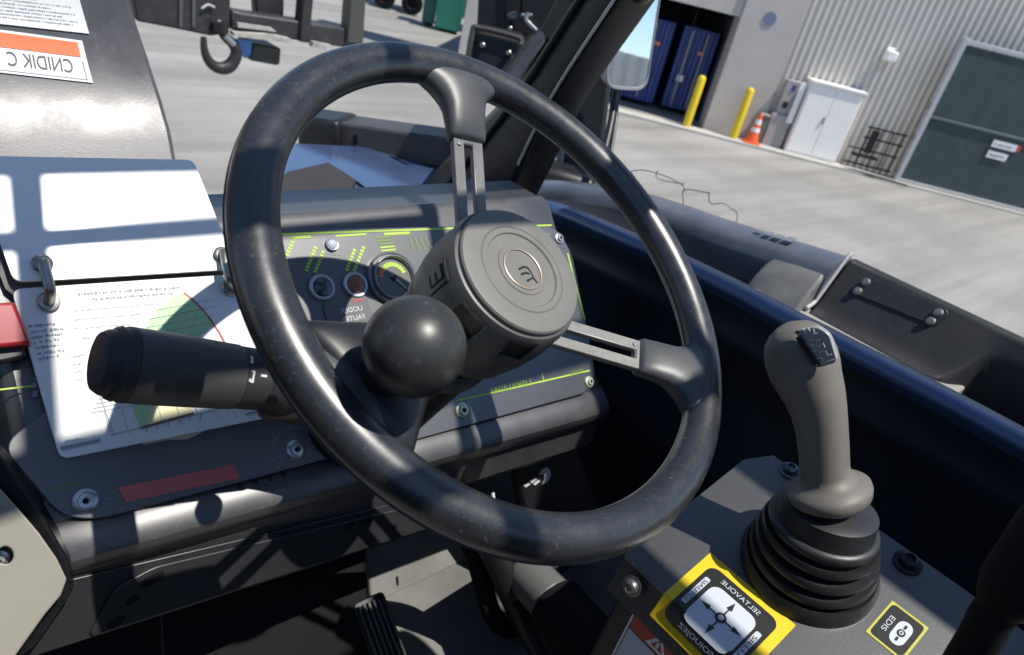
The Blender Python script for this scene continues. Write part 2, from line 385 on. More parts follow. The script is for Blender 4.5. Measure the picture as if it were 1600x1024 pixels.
mb.tube([W(2.3, .03, .62), W(2.6, .06, .7), W(3.2, .06, .8), W(3.7, .05, .9)], .02, BLACK, 8)
mb.build("rail", t)
mb = MB(); wbox(mb, 2.78, 2.92, .40, .88, .28, .36, BLACK); wbox(mb, 2.56, 3.1, .30, .36, .25, .4, BLACK); mb.build("hanging_box", t)

# far side of the yard, beyond the wheel rim
DG = mat("dark_vehicle_paint", (.05, .05, .055), .4); BING = mat("bin_green", (.02, .20, .14), .5); PALEV = mat("pale_vehicle_paint", (.5, .53, .56), .35)
def far(x, y, s=0): return onZ(x, y, -H)
b = far(690, 46); dr = (far(760, 62) - far(590, 22)).normalized(); up = V(0, 0, 1); fw = V(dr.y, -dr.x, 0)
fw = fw if fw.dot(b) < 0 else -fw
def wheelie(cx, cy, wd, hgt, lab, m):
    c = far(cx, cy); t = thing("wheeled_bin", c, lab, "bin")
    mb = MB(); mb.loft([[c + dr * a * k + fw * bb * k + up * z for a, bb in ((-wd, -.35), (wd, -.35), (wd, .35), (-wd, .35))] for z, k in ((.08, .8), (hgt, 1))], m); mb.build("body", t, bevel=.03)
    mb = MB(); mb.box(c + up * (hgt + .05), dr * wd * 1.05, fw * .38, up * .04, m); mb.build("lid", t, bevel=.02)
    mb = MB(); mb.cyl(c + dr * -wd * .6 + up * .1 - fw * .3, c + dr * wd * .6 + up * .1 - fw * .3, .1, BLACK, 14); mb.build("wheel", t)
wheelie(698, 50, .42, 1.5, "green wheeled bin across the yard above the steering wheel", BING)
wheelie(668, 40, .20, 1.6, "narrow dark green bin across the yard, left of the larger green bin", mat("bin_green_dark", (.015, .12, .09), .5))
c = far(640, 20); t = thing("parked_loader", c, "dark parked loader across the yard, beside the green bins", "loader")
mb = MB(); mb.loft([[c + dr * a + fw * bb + up * z for a, bb in ((-1.0, -.9), (.35, -.9), (.35, .4), (-1.0, .4))] for z in (.38, 1.9)], DG); mb.build("body", t, bevel=.1)
mb = MB(); mb.box(c - dr * .5 + up * 2.5 - fw * .2, dr * .42, fw * .5, up * .6, DG); mb.build("cab", t, bevel=.08)
for a in (-.75, .1):
    mb = MB(); o = c + dr * a + fw * .42 + up * .33; mb.lathe(o, fw, [(.14, 0), (.31, .02), (.33, .1), (.31, .24), (.16, .25), (.13, .2)], BLACKM, 26); mb.build("wheel", t)
c = far(745, 52); t = thing("parked_van", c, "pale grey van parked across the yard behind the black lamp bracket", "van")
mb = MB(); mb.prism([c + dr * a + up * z - fw * .9 for a, z in ((-.5, .35), (3.4, .35), (3.4, 1.3), (2.6, 1.5), (1.9, 2.1), (-.5, 2.1))], fw * 1.6, PALEV); mb.build("body", t, bevel=.1)
mb = MB(); mb.prism([c + dr * a + up * z + fw * .705 for a, z in ((-.3, 1.35), (1.7, 1.35), (1.5, 1.9), (-.3, 1.9))], fw * .012, mat("van_glass", (.03, .05, .07), .1)); mb.build("side_window", t)
for a in (.3, 2.6):
    mb = MB(); mb.lathe(c + dr * a + fw * .58 + up * .35, fw, [(.2, 0), (.34, .02), (.34, .16), (.18, .17)], BLACKM, 24); mb.build("wheel", t)

# behind the machine (seen only in the wing mirror): a corrugated boundary wall
fm = MB(); A_, B_ = V(-4, -11, -H), V(26, -40, -H); dd = (B_ - A_); LL = dd.length; dd.normalize(); nn = V(-dd.y, dd.x, 0)
pr = []; s = 0
while s < LL: pr += [(s, 0), (s + .5, 0), (s + .62, .12), (s + 1.1, .12)]; s += 1.24
pr += [(LL, -.2), (0, -.2)]
fm.prism([A_ + dd * a + nn * b for a, b in pr], V(0, 0, 4.3), SHEET)
tag(fm.build("boundary_wall", loc=A_, angle=20), "grey corrugated boundary wall reflected in the wing mirror", "wall")

# ------------------------------------------------------------------ steering wheel
WC = V(.3225, .3066, -.1957); WNn = V(.0549, -.5562, .8292).normalized()
E1 = (V(1, 0, 0) - WNn * WNn.x).normalized(); E2 = WNn.cross(E1)
def WP(a, b, h=0): return WC + E1 * a + E2 * b + WNn * h
def WPp(r, deg, h=0, lat=0):
    t = math.radians(deg); return WC + E1 * (r * math.cos(t) - lat * math.sin(t)) + E2 * (r * math.sin(t) + lat * math.cos(t)) + WNn * h
sw = thing("steering_wheel", WP(0, 0, -.07), "black three spoke steering wheel with a spinner knob, in front of the dashboard", "steering wheel")
RW = .18
mb = MB(); secs = []
for i in range(160):
    dg = 360 * i / 160; secs.append([WPp(RW + .0144 * math.cos(u), dg, .0136 * math.sin(u)) for u in [2 * math.pi * k / 28 for k in range(28)]])
mb.loft(secs, RUB, ring=True); mb.build("rim", sw)
mb = MB()     # moulding seam on the underside of the rim
for k in range(2):
    secs = []
    for i in range(160):
        dg = 360 * i / 160; rr = RW + (.0141 if k == 0 else -.0141); secs.append([WPp(rr + .0007 * math.cos(u), dg, -.0035 + .0005 * math.sin(u)) for u in [2 * math.pi * q / 6 for q in range(6)]])
    mb.loft(secs, RUBM, ring=True)
mb.build("seam", sw)
def sec_at(r, deg, h, hw, ht, p=3.2, n=28):
    o = []
    for k in range(n):
        u = 2 * math.pi * k / n; c, s_ = math.cos(u), math.sin(u)
        o.append(WPp(r, deg, h + ht * math.copysign(abs(s_) ** (2 / p), s_), hw * math.copysign(abs(c) ** (2 / p), c)))
    return o
for deg in (80, -40, 200):
    r1, r0, h1, h0 = .140, .040, -.004, -.040
    def hh(r): return h0 + (h1 - h0) * (r - r0) / (r1 - r0)
    hw, th = .0135, .0028
    # spoke plate with a long slot: two side bars and two bridges
    mb = MB()
    def bar(ra, rb, la, lb):
        q = [WPp(ra, deg, hh(ra) - th, la), WPp(rb, deg, hh(rb) - th, la), WPp(rb, deg, hh(rb) - th, lb), WPp(ra, deg, hh(ra) - th, lb)]
        t_ = [WPp(ra, deg, hh(ra) + th, la), WPp(rb, deg, hh(rb) + th, la), WPp(rb, deg, hh(rb) + th, lb), WPp(ra, deg, hh(ra) + th, lb)]
        mb.loft([q, t_], SPOKE)
    outer = [(r0, -hw), (r1, -hw), (r1, hw), (r0, hw)]; sl = [(.062, -.0042), (.117, -.0042), (.117, .0042), (.062, .0042)]
    for zz in (0,):
        top = []
        ring_o = [mb.bm.verts.new(WPp(r, deg, hh(r) + th, l)) for r, l in outer]; ring_i = [mb.bm.verts.new(WPp(r, deg, hh(r) + th, l)) for r, l in sl]
        ring_ob = [mb.bm.verts.new(WPp(r, deg, hh(r) - th, l)) for r, l in outer]; ring_ib = [mb.bm.verts.new(WPp(r, deg, hh(r) - th, l)) for r, l in sl]
        k_ = mb.mi(SPOKE)
        for i in range(4):
            j = (i + 1) % 4
            for f in ((ring_o[i], ring_o[j], ring_i[j], ring_i[i]), (ring_ob[i], ring_ib[i], ring_ib[j], ring_ob[j]), (ring_o[i], ring_ob[i], ring_ob[j], ring_o[j]), (ring_i[i], ring_i[j], ring_ib[j], ring_ib[i])):
                mb.bm.faces.new(f).material_index = k_
    sp = mb.build("spoke", sw, bevel=.0012)
    mb = MB(); mb.lathe(WPp(.1165, deg, hh(.1165) + th, .0085), WNn, [(.0022, 0), (.0022, .0006), (0, .0009)], ZINC, 14); mb.build("rivet", sp)
    mb = MB(); secs = []
    for r, lw, ht, pw in ((.120, .0150, .0062, 3.2), (.1222, .0164, .0078, 3.2), (.132, .0168, .0086, 3.2), (.143, .0178, .0098, 3.), (.150, .0200, .0108, 2.8), (.156, .0240, .0117, 2.6), (.161, .0295, .0123, 2.4), (.1655, .0375, .0124, 2.2), (.170, .047, .0118, 2.1), (.175, .055, .0100, 2.), (.180, .060, .0070, 2.)):
        secs.append(sec_at(r, deg, (hh(r) if r < .14 else -.004 + .0042 * (r - .14) / .04), lw, ht, pw))
    mb.loft(secs, RUBM); mb.build("spoke_sleeve", sw, angle=50)
# hub
mb = MB(); hub_prof = [(.030, -.074), (.0475, -.074), (.0500, -.070), (.0512, -.062), (.0505, -.060), (.0505, -.0585), (.0520, -.057), (.0540, -.045), (.0548, -.030), (.0542, -.015), (.0525, -.004), (.0510, -.0005), (.0490, .0002), (.030, .0002)]
mb.lathe(WC, WNn, hub_prof, HUBP, 96); hub = mb.build("hub", sw)
cut = MB()
for k in range(7):
    dg = 205 + 45 * k; w_ = .0105
    cut.loft([[WPp(.0505 + a * .012, dg, -.017 + b, l) for b, l in ((-.010, -w_), (-.010, w_), (.0085, w_), (.0085, -w_))] for a in (0, 1)], DARKN)
co = cut.build("notch_cutter"); md = hub.modifiers.new("notch", 'BOOLEAN'); md.object = co; md.operation = 'DIFFERENCE'; md.solver = 'EXACT'; md.material_mode = 'TRANSFER'
dg_ = bpy.context.evaluated_depsgraph_get(); nm_ = bpy.data.meshes.new_from_object(hub.evaluated_get(dg_)); hub.modifiers.clear(); hub.data = nm_; nm_.name = "hub"; bpy.data.objects.remove(co)
mb = MB(); mb.lathe(WC, WNn, [(.0488, -.002), (.0488, .0030), (.0478, .0044), (.0455, .0050), (.0345, .0050), (.0338, .0044), (.0330, .0050), (.0292, .0050), (.0284, .0038), (.0200, .0040), (.0196, .0046), (.0165, .0048), (.0163, .0044), (.001, .0044)], CAPP, 96); mb.build("hub_cap", hub)
mb = MB(); n_ = 72; secs = []
for i in range(n_):
    dg = 360 * i / n_; secs.append([WPp(.0156 + .0007 * math.cos(u), dg, .0049 + .0006 * math.sin(u)) for u in [2 * math.pi * q / 8 for q in range(8)]])
mb.loft(secs, COPPER, ring=True); mb.build("cap_ring", hub)
mb = MB()
def emb(x0, y0, x1, y1, wd=.0009):   # emblem strokes in the cap plane, drawn in the direction the photograph shows
    p, q = WP(x0, y0, .0047), WP(x1, y1, .0047); mb.tube([p, q], wd * .5, DARKN, 6)
# strokes of the moulded emblem, taken on the cap plane
PC = WC + WNn * .0047
def onc(x, y): return on(x, y, PC, WNn)
for seg in (((811, 421), (818, 417), (824, 418), (829, 423), (834, 433)), ((815, 429), (822, 426), (827, 428)), ((824, 439), (833, 434), (840, 442))):
    mb.tube([onc(*q) for q in seg], .0008, DARKN, 6)
mb.build("emblem", hub)
mb = MB()   # moulded emblem on the side of the hub on the side of the hub
for a, b in (((174, -.031), (174, -.009)), ((174, -.009), (157, -.009)), ((169.5, -.028), (169.5, -.0135)), ((169.5, -.0135), (159, -.0135)), ((169.5, -.021), (162, -.021)), ((169.5, -.028), (160, -.028))):
    pts = [WPp(.0543, a[0] + (b[0] - a[0]) * k / 4, a[1] + (b[1] - a[1]) * k / 4) for k in range(5)]; mb.tube(pts, .0010, DARKN, 6)
mb.build("side_emblem", hub)
mb = MB()
for k in range(110):
    dg = 360 * k / 110; mb.tube([WPp(.0510, dg, -.0597), WPp(.0510, dg + 2, -.0597)], .00045, GPRINT, 5)
mb.build("stitched_seam", hub)
# spinner knob
KC = on(648, 542, WC + WNn * .047, WNn)
kr = .0312 * KC.length / .425
mb = MB(); mb.sphere(KC, kr, BALL, WNn, -78, 90, 26, 56, .98); kn = mb.build("spinner_knob", sw)
mb = MB(); fo = KC - WNn * (KC - WC).dot(WNn)
mb.lathe(fo, WNn, [(.020, -.012), (.021, -.004), (.018, .006), (.0125, .010), (.0115, .022), (.0115, .03)], BLACK, 32)
aa = (fo - WC).normalized(); mb.loft([sec_at(r, 200, h, lw, ht) for r, lw, ht, h in ((.108, .016, .008, -.010), (.125, .026, .011, -.005), (.145, .036, .0125, -.002), (.160, .044, .0125, 0), (.1665, .046, .0095, 0), (.169, .044, .005, 0))], BLACK)
mb.build("knob_base", sw, angle=45)

# ------------------------------------------------------------------ dashboard
TD = math.radians(48); DN = V(0, -math.sin(TD), math.cos(TD)); DU = V(0, math.cos(TD), math.sin(TD)); DP = V(.31, .43, -.33)
def D(x, y, o=0): return on(x, y, DP + DN * o, DN)          # a place on the dashboard face, o metres proud of it
def DL(X, u, n=0): return V(X, DP.y, DP.z) + DU * u + DN * n
da = thing("dashboard", V(.3, .45, -.4), "black moulded dashboard with gauge, buttons and green print, below the steering wheel", "dashboard")
mb = MB(); secs = []
def ub(X): return -.068 - .0600 * (X - .067)
def dprof(X, ins=0.):
    b = ub(X); k = -.0045 - ins
    q = [(.122 - ins, k), (.130 - ins, k - .004), (.134 - ins, k - .012)]
    q += [(.134 - ins + .669 * .045, k - .012 - .743 * .045), (.134 + .669 * .045 - .743 * .3, k - .012 - .743 * .045 - .669 * .3)]
    ln = [(b + .004 + ins, k), (b - .002 + ins, k + .0042), (b - .009 + ins, k + .0058), (b - .017 + ins, k + .0070), (b - .0225 + ins, k + .0058), (b - .0270 + ins, k + .0015), (b - .0300 + ins, k - .006), (b - .0325 + ins, k - .0155)]
    x, y = ln[-1]; ln.append((x - .0225, y - .019)); x, y = ln[-1]; ln.append((x - .002, y - .006))
    x, y = ln[-1]; ln.append((x - .004, y - .022)); ln.append((x + .02, y - .2))
    return [DL(X, u, n) for u, n in q] + [DL(X, u, n) for u, n in ln[::-1]]
xs = [(.040, .008), (.043, .003), (.048, .0)] + [(.05 + .0999 * i / 2, 0) for i in range(1, 10)] + [(.556, 0), (.563, .003), (.567, .009)]
for X, ins in xs: secs.append(dprof(X, ins))
mb.loft(secs, DASHB); mb.build("body", da, angle=30)
# overlay panel
ol = [D(x, y, .0) for x, y in ((-60, 668), (0, 697), (93, 806), (150, 813), (545, 709), (640, 690), (916, 614), (929, 585), (893, 400), (872, 362), (846, 351), (440, 361), (300, 368))]
ol = roundpoly(ol[1:12], .012, 5)
mb = MB(); mb.prism([p - DN * .0045 for p in ol], DN * .0065, OVER); fp = mb.build("face_panel", da, bevel=.0008)
OFF = .0024
def quadline(mb, x0, y0, x1, y1, wpx, m, off=OFF):
    p, q = D(x0, y0, off), D(x1, y1, off); d = (q - p).normalized(); sd_ = d.cross(DN).normalized() * (wpx / 1100 * p.length / 2)
    mb.face([p - sd_, q - sd_, q + sd_, p + sd_], m)
mb = MB()
for a in ((440, 366, 862, 352, 3), (930, 575, 893, 408, 0), (887, 396, 914, 500, 3), (712, 627, 922, 579, 2.5), (850, 595, 846, 580, 2)):
    if a[4]: quadline(mb, *a[:4], a[4], LIME)
for (x, y, l) in ((478, 424, 40), (492, 426, 38), (541, 423, 38), (553, 424, 40), (448, 400, 30)):
    for k in range(int(l / 5)): quadline(mb, x + k * 2.0, y - k * 5, x + k * 2.0 + 1.6, y - k * 5 - 3.6, 5, LIME)
quadline(mb, 455, 372, 486, 370, 4, LIME); quadline(mb, 524, 369, 572, 366, 3, LIME); quadline(mb, 600, 366, 640, 364, 4, LIME)
for k in range(6): quadline(mb, 588 + k * 2, 372 + k * 5, 612 + k * 1.6, 370 + k * 5, 2.4, LIME if k > 2 else LIMED)
for k in range(4): quadline(mb, 640 + k * 8, 372, 646 + k * 10, 392, 2, LIMED)
quadline(mb, 700, 372, 860, 366, 2.2, LIMED); quadline(mb, 0, 609, 52, 603, 2, LIME)
ex = (D(850, 585) - D(700, 619)).normalized(); ey = -ex.cross(DN).normalized() * -1
ey = DN.cross(ex).normalized()
mb.text("UNTE: U15021.1", D(800, 603, OFF), ex, ey, .0075, LIME)
mb.text("JA0022A", D(902, 582, OFF), ex, ey, .006, LIMED)
mb.build("green_print", fp, weld=False)
for a, h_, m in (((506, 398, 536, 400), .0026, GPRINT), ((80, 768, 128, 756), .0026, LIMED), ((78, 779, 112, 772), .002, GPRINT), ((165, 783, 200, 776), .002, GPRINT), ((420, 722, 480, 707), .004, GPRINT)):
    mb = MB(); strip_text(mb, D(a[0], a[1], OFF), D(a[2], a[3], OFF), DU * h_, m); mb.build("small_print", fp, weld=False)
mb = MB(); strip_text(mb, D(45, 622, OFF), D(48, 590, OFF), V(.006, 0, 0), GPRINT); mb.build("small_print", fp, weld=False)
mb = MB(); ce = D(462, 703, OFF)
for k in range(22):      # ring of small tick marks round the screw
    t = math.radians(20 + 9 * k); e = V(1, 0, 0) * math.cos(t) + DU * math.sin(t); s_ = e.cross(DN) * .0006
    mb.face([ce + e * .0165 - s_, ce + e * .0190 - s_, ce + e * .0190 + s_, ce + e * .0165 + s_], GPRINT)
mb.build("tick_ring", fp, weld=False)
# gauge
GC = D(612, 436, .002)
mb = MB(); mb.lathe(GC, DN, [(.0245, 0), (.0245, .004), (.0235, .0055), (.0225, .0050), (.0222, .0035), (.0212, .0035), (.0205, .0075), (.0192, .008), (.0182, .006), (.0180, .0025), (.0, .0025)], mat("gauge_bezel", (.30, .30, .31), .3, metal=.6), 64); ga = mb.build("gauge", da)
mb = MB(); mb.lathe(GC + DN * .003, DN, [(.0176, 0), (.0176, .0004), (0, .0004)], mat("gauge_dial", (.12, .12, .11), .5), 48); mb.build("dial", ga)
mb = MB()
for k in range(13):
    t = math.radians(20 + 12 * k); e = V(1, 0, 0) * math.cos(t) + DU * math.sin(t); s_ = e.cross(DN) * .0011
    mb.face([GC + DN * .0038 + e * .0105 - s_, GC + DN * .0038 + e * .0145 - s_, GC + DN * .0038 + e * .0145 + s_, GC + DN * .0038 + e * .0105 + s_], LIME if k < 10 else ORANGE)
mb.build("scale_print", ga, weld=False)
mb = MB(); t = math.radians(-50); e = V(math.cos(t), 0, 0) + DU * math.sin(t); mb.tube([GC + DN * .0045 - e * .003, GC + DN * .0045 + e * .015], [.0011, .0005], WPRINT, 8); mb.lathe(GC + DN * .0036, DN, [(.0025, 0), (.0025, .002), (0, .0022)], BLACK, 16); mb.build("needle", ga)
for (x, y, r, m, lab) in ((502, 450, .0115, mat("lens_dark", (.03, .04, .06), .15, coat=.5), None), (554, 446, .0115, mat("lens_rust", (.23, .075, .035), .3), "round rust red lens in a pale ring"), (517, 383, .006, mat("lens_grey", (.45, .48, .52), .2), "small pale grey lens")):
    c = D(x, y, .0015); mb = MB(); mb.lathe(c, DN, [(r, 0), (r, .0025), (r * .93, .0035), (r * .74, .0032), (r * .70, .002), (0, .002)], mat("lamp_bezel", (.42, .43, .45), .3, metal=.5), 40); pl = mb.build("pilot_lamp", da)
    mb = MB(); mb.lathe(c + DN * .0022, DN, [(r * .69, 0), (r * .66, .0012), (r * .4, .0022), (0, .0026)], m, 32); ln_ = mb.build("lens", pl)
    if lab: ln_["label"] = lab
mb = MB(); c = D(545, 493, .002); q = rrect(.021, .0155, .006)
mb.prism([c + V(a, 0, 0) + DU * b for a, b in q], DN * .0014, mat('label_grey', (.11, .11, .11), .5)); wl = mb.build("warning_label", da)
mb = MB(); c2 = c + DN * .0018
mb.text("UODER", c2 + DU * .004 + V(.003, 0, 0), V(1, 0, 0), DU, .0062, WPRINT, mirror=True); mb.text("FAUTEIJ", c2 - DU * .0035 + V(.003, 0, 0), V(1, 0, 0), DU, .0062, WPRINT, mirror=True)
mb.face([c2 + V(a, 0, 0) + DU * b for a, b in ((.006, .0105), (.016, .0105), (.016, .0118), (.006, .0118))], REDW)
mb.build("label_print", wl, weld=False)
def screw(mb, c, ax, r, m, hgt=.003, dark=BLACKM):
    mb.lathe(c, ax, [(r * 1.0, 0), (r, hgt * .25), (r * .92, hgt * .4), (r * .62, hgt * .5), (r * .58, hgt), (r * .3, hgt * 1.05), (r * .26, hgt * .5), (0, hgt * .5)], m, 28)
    a = ax.orthogonal().normalized(); b = ax.cross(a)
    mb.prism([c + ax * hgt * .52 + (a * math.cos(t) + b * math.sin(t)) * r * .25 for t in [k * math.pi / 3 for k in range(6)]], ax * hgt * .04, dark)
for (x, y, m) in ((462, 703, ZINC), (133, 783, ZINC), (722, 642, ZINCY), (920, 597, ZINCY), (873, 373, ZINC)):
    mb = MB(); screw(mb, D(x, y, .002), DN, .0078 if x < 800 else .0062, m, .004); mb.build("screw", da)
mb = MB(); q = [D(x, y, .0022) for x, y in ((183, 762), (365, 726), (374, 748), (196, 785))]; mb.prism(q, DN * .0009, REDT); mb.build("red_label", da)
# rim of bolt heads along the lower edge of the panel
mb = MB()
for k in range(4):
    X = .165 + .011 * k; c = DL(X, ub(X) - .003, -.002); mb.sphere(c, .0028, BLACK, DN, -20, 90, 6, 14)
mb.build("edge_stud", da)
# folded lower plate with holes
mb = MB(); P1 = [at(x, y, d) for x, y, d in ((112, 908, .56), (182, 915, .565), (215, 893, .56), (620, 800, .645), (660, 822, .66), (330, 925, .62), (60, 1015, .565))]
def LOWp(x, y, o=0): return on(x, y, LP + LN * o, LN)
LP = at(300, 900, .585); LN = V(0, -.80, -.12).normalized() * 1.0
LN = V(0.05, -.93, .36).normalized()
low = [LOWp(x, y) for x, y in ((100, 908), (620, 786), (690, 800), (690, 822), (40, 1030), (20, 1030))]
UND = mat('under_dash_shaded', (.022, .022, .024), .4, var=.2, vscale=15, bump=.1, bscale=400)  # darker than the dash moulding: under-dash shade put into the colour
mb.prism([p - LN * .004 for p in low], LN * .004, UND); lo = mb.build("lower_apron", da, bevel=.001)
mb = MB(); low2 = roundpoly([LOWp(x, y, .0) for x, y in ((178, 917), (240, 884), (640, 790), (690, 800), (690, 818), (135, 995))], .006)
mb.prism(low2, LN * .0025, UND)
mb.build("access_plate", da, bevel=.001)
mb = MB()
for x, y, a, r in ((238, 906, 0, .0085), (207, 938, 0, .005), (183, 972, 0, .006), (545, 822, 0, .006), (572, 815, 0, .0075), (615, 824, 0, .004)):
    c = LOWp(x, y, .0027); e1 = V(.97, 0, .22).normalized(); e1 = (e1 - LN * e1.dot(LN)).normalized(); e2 = LN.cross(e1)
    mb = MB(); mb.prism([c + e1 * r * math.cos(t) + e2 * r * .42 * math.sin(t) for t in [k * math.pi / 10 for k in range(20)]], LN * .0004, BLACKM); mb.build("slot_hole", da)
pass

mb = MB(); kp = [at(x, y, d) for x, y, d in ((-60, 1000, .70), (60, 985, .71), (330, 915, .76), (572, 850, .80), (580, 1060, .82), (300, 1180, .78), (-60, 1200, .72))]
mb.prism(kp, V(0, .03, -.01), BLACKM); kq = mb.build("knee_panel", da, bevel=.002)
mb = MB(); mb.tube([at(250, 935, .728), at(256, 1060, .735)], .0016, UND, 8); mb.build("panel_rib", da)

# ------------------------------------------------------------------ column and stalk
sc_ = thing("steering_column", WP(0, 0, -.18), "black steering column shroud under the wheel hub", "steering column")
mb = MB(); mb.lathe(WP(0, 0, 0), WNn, [(.052, -.31), (.050, -.24), (.043, -.13), (.040, -.095), (.030, -.080), (.022, -.074)], BLACK, 48); mb.build("shroud", sc_)
mb = MB(); mb.lathe(WP(0, 0, 0), WNn, [(.0445, -.112), (.0455, -.108), (.0455, -.098), (.0445, -.094)], HUBP, 48); mb.build("collar", sc_)
S0 = at(163, 566, .500); S1 = at(392, 592, .535); sx = (S1 - S0).normalized()
st = thing("indicator_stalk", S1, "thick black ribbed indicator stalk pointing left over the load chart", "stalk")
def sl(r): return r * .500 / 1100
STK = mat("stalk_plastic", (.048, .048, .049), .5, bump=.8, bscale=800, speck=.3, speck_col=(.16, .16, .16), speck_scale=600)
STS = mat("stalk_smooth", (.034, .034, .035), .55, spec=.3, bump=.1, bscale=900)
L_ = (S1 - S0).length
mb = MB(); mb.lathe(S0, sx, [(sl(44), .012), (sl(53), .0135), (sl(53), .034), (sl(52), L_ * .55), (sl(50), L_ * .86), (sl(46), L_ * .862)], STK, 56); mb.build("grip", st)
mb = MB(); mb.lathe(S0, sx, [(0.0005, -.0062), (sl(24), -.006), (sl(40), -.004), (sl(45), -.0005), (sl(46), .0025), (sl(50), .004), (sl(52), .0065), (sl(51), .0078), (sl(51.2), .0092), (sl(53), .0105), (sl(53.2), .013), (sl(44), .0135)], STS, 56); mb.build("end_cap", st)
mb = MB(); mb.lathe(S0, sx, [(sl(46), L_ * .862), (sl(48.5), L_ * .868), (sl(48), L_ * 1.06), (sl(45), L_ * 1.075), (sl(34), L_ * 1.08)], STS, 56); mb.build("collar", st)
S2 = at(470, 625, .575)
mb = MB(); mb.tube(bez([S1 + sx * .005, (S1 + S2) / 2 + V(0, 0, .002), S2, WP(-.03, -.02, -.12)], 6), .0185, STS, 28); mb.build("stem", st)
mb = MB(); c = at(440, 634, .560); mb.loft([[c + sx * a * k + V(0, 0, 1) * b * k + ray(440, 634) * d for a, b in rrect(.019, .014, .007)] for d, k in ((-.012, .85), (-.009, 1), (.02, 1))], mat("stalk_bracket", (.035, .025, .022), .5)); mb.build("bracket", st)
mb = MB(); vdir = -S0.normalized()
def onstalk(f_, ang, r=48.3):    # ang around the stalk measured from the side facing the driver
    c = S0 + sx * (L_ * f_); a = (vdir - sx * vdir.dot(sx)).normalized(); b = sx.cross(a); rr = sl(r) + .0002
    return c + (a * math.cos(ang) + b * math.sin(ang)) * rr
def stroke(pts, wd=.0009):
    mb.tube([onstalk(*q) for q in pts], wd, WPRINT, 6)
sgn = 1 if onstalk(.5, .5).z > S0.z else -1
stroke([(.955, .12 * sgn), (1.0, .12 * sgn)], .0013)
stroke([(.90, -.10 * sgn), (.905, .22 * sgn)]); stroke([(.885, -.10 * sgn), (.905, -.10 * sgn)]); stroke([(.885, .22 * sgn), (.908, .22 * sgn)]); stroke([(.88, -.10 * sgn), (.88, -.0 * sgn)])
stroke([(.893, .52 * sgn), (.895, .75 * sgn)]); stroke([(.875, .52 * sgn), (.895, .52 * sgn)])
mb.build("symbol", st)
mb = MB(); c = on(515, 528, WC - WNn * .06, WNn); mb.lathe(c, WNn, [(.010, -.02), (.0105, 0), (.009, .004), (.004, .006), (.0035, .010), (0, .011)], BLACK, 24); mb.build("clamp", sc_)

# ------------------------------------------------------------------ load chart book on the dashboard
bk = thing("load_chart_book", D(200, 560), "white laminated load chart book on two rings, lying on the left of the dashboard", "chart book")
PO = .0065
mb = MB(); pg = [D(x, y, 0) for x, y in ((17, 456), (346, 433), (420, 450), (486, 640), (92, 719))]
pg = roundpoly(pg, .006)
mb.prism([p + DN * .0026 for p in pg], DN * .0015, PEDGE); mb.prism([p + DN * .0042 for p in pg], DN * .0023, PAPER)
page = mb.build("chart_page", bk)
def Pg(x, y, o=.0002): return D(x, y, PO + o)
mb = MB()
def poly(pts, m, o): mb.face([Pg(x, y, o) for x, y in pts], m)
outer = [(287, 457), (266, 467), (246, 484), (231, 506), (220, 535), (212, 570), (205, 605), (203, 625), (211, 648), (220, 668)]
inner = [(229, 664), (233, 640), (243, 612), (262, 580), (284, 552), (309, 527), (335, 506)]
for i in range(len(outer) - 1):
    j0 = len(inner) - 1 - int(i * (len(inner) - 1) / (len(outer) - 1)); j1 = len(inner) - 1 - int((i + 1) * (len(inner) - 1) / (len(outer) - 1))
    q = [outer[i], outer[i + 1], inner[j1]] + ([inner[j0]] if j0 != j1 else []); poly(q, CGREEN, .0004)
poly([(229, 664), (302, 645), (288, 612), (246, 606), (233, 640)], CYEL, .0002)
mb.build("chart_area", page, weld=False)
mb = MB()
def ln(x0, y0, x1, y1, m, wd=.0005, o=.0007):
    p, q = Pg(x0, y0, o), Pg(x1, y1, o); s_ = (q - p).normalized().cross(DN) * wd / 2; mb.face([p - s_, q - s_, q + s_, p + s_], m)
rd = [(287, 457), (303, 470), (318, 485), (331, 502), (343, 520), (354, 540)]
for a, b in zip(rd, rd[1:]): ln(*a, *b, CRED, .0012)
ln(220, 669, 303, 646, mat("chart_brown", (.24, .10, .06), .5), .0016)
for k in range(9): x = 162 + k * 28; ln(x - k * .5, 640 - k * 4, x + 12, 690 - k * 4.2 - 8, INKL, .0004)
for k in range(6): ln(160 - k * 4 + 2, 640 + k * 7 - 30, 400 - k * 2, 590 + k * 8 - 28, INKL, .0004)
for k in range(10): y = 468 + k * 13; ln(236 - k * 4, y + 18, 345 - k * 6, y - 2, INK if k % 2 else INKL, .00035, .0009)
for k in range(7): x = 232 + k * 14; ln(x + 8, 485 - k * 3, x - 14, 615 - k * 8, INKL, .00035, .0009)
ln(176, 679, 390, 628, INK, .0005); ln(150, 600, 178, 680, INK, .0005)
ln(95, 701, 157, 688, INK, .0022); ln(380, 639, 408, 631, INK, .0016); ln(384, 648, 410, 640, INK, .0016)
for k in range(6): c = (228 + 17 * k, 676 - 4.2 * k); ln(c[0], c[1], c[0] + 2, c[1] - 8, INK, .0006)
mb.build("chart_lines", page, weld=False)
mb = MB()
for k, (x0, y0, x1, y1) in enumerate(((122, 462, 288, 451), (145, 470, 275, 460), (118, 487, 250, 476), (118, 501, 222, 492), (118, 515, 205, 508), (128, 530, 200, 524))): strip_text(mb, Pg(x0, y0, .0006), Pg(x1, y1, .0006), DU * (.0022 if k < 2 else .0015), INK if k < 2 else INKL)
for k, wd in enumerate((50, 53, 48, 40, 42, 44, 38)): strip_text(mb, Pg(46 + k * 2.6, 513 + k * 8.4, .0006), Pg(46 + k * 2.6 + wd, 511 + k * 8.4 - 4, .0006), DU * .0021, INK)
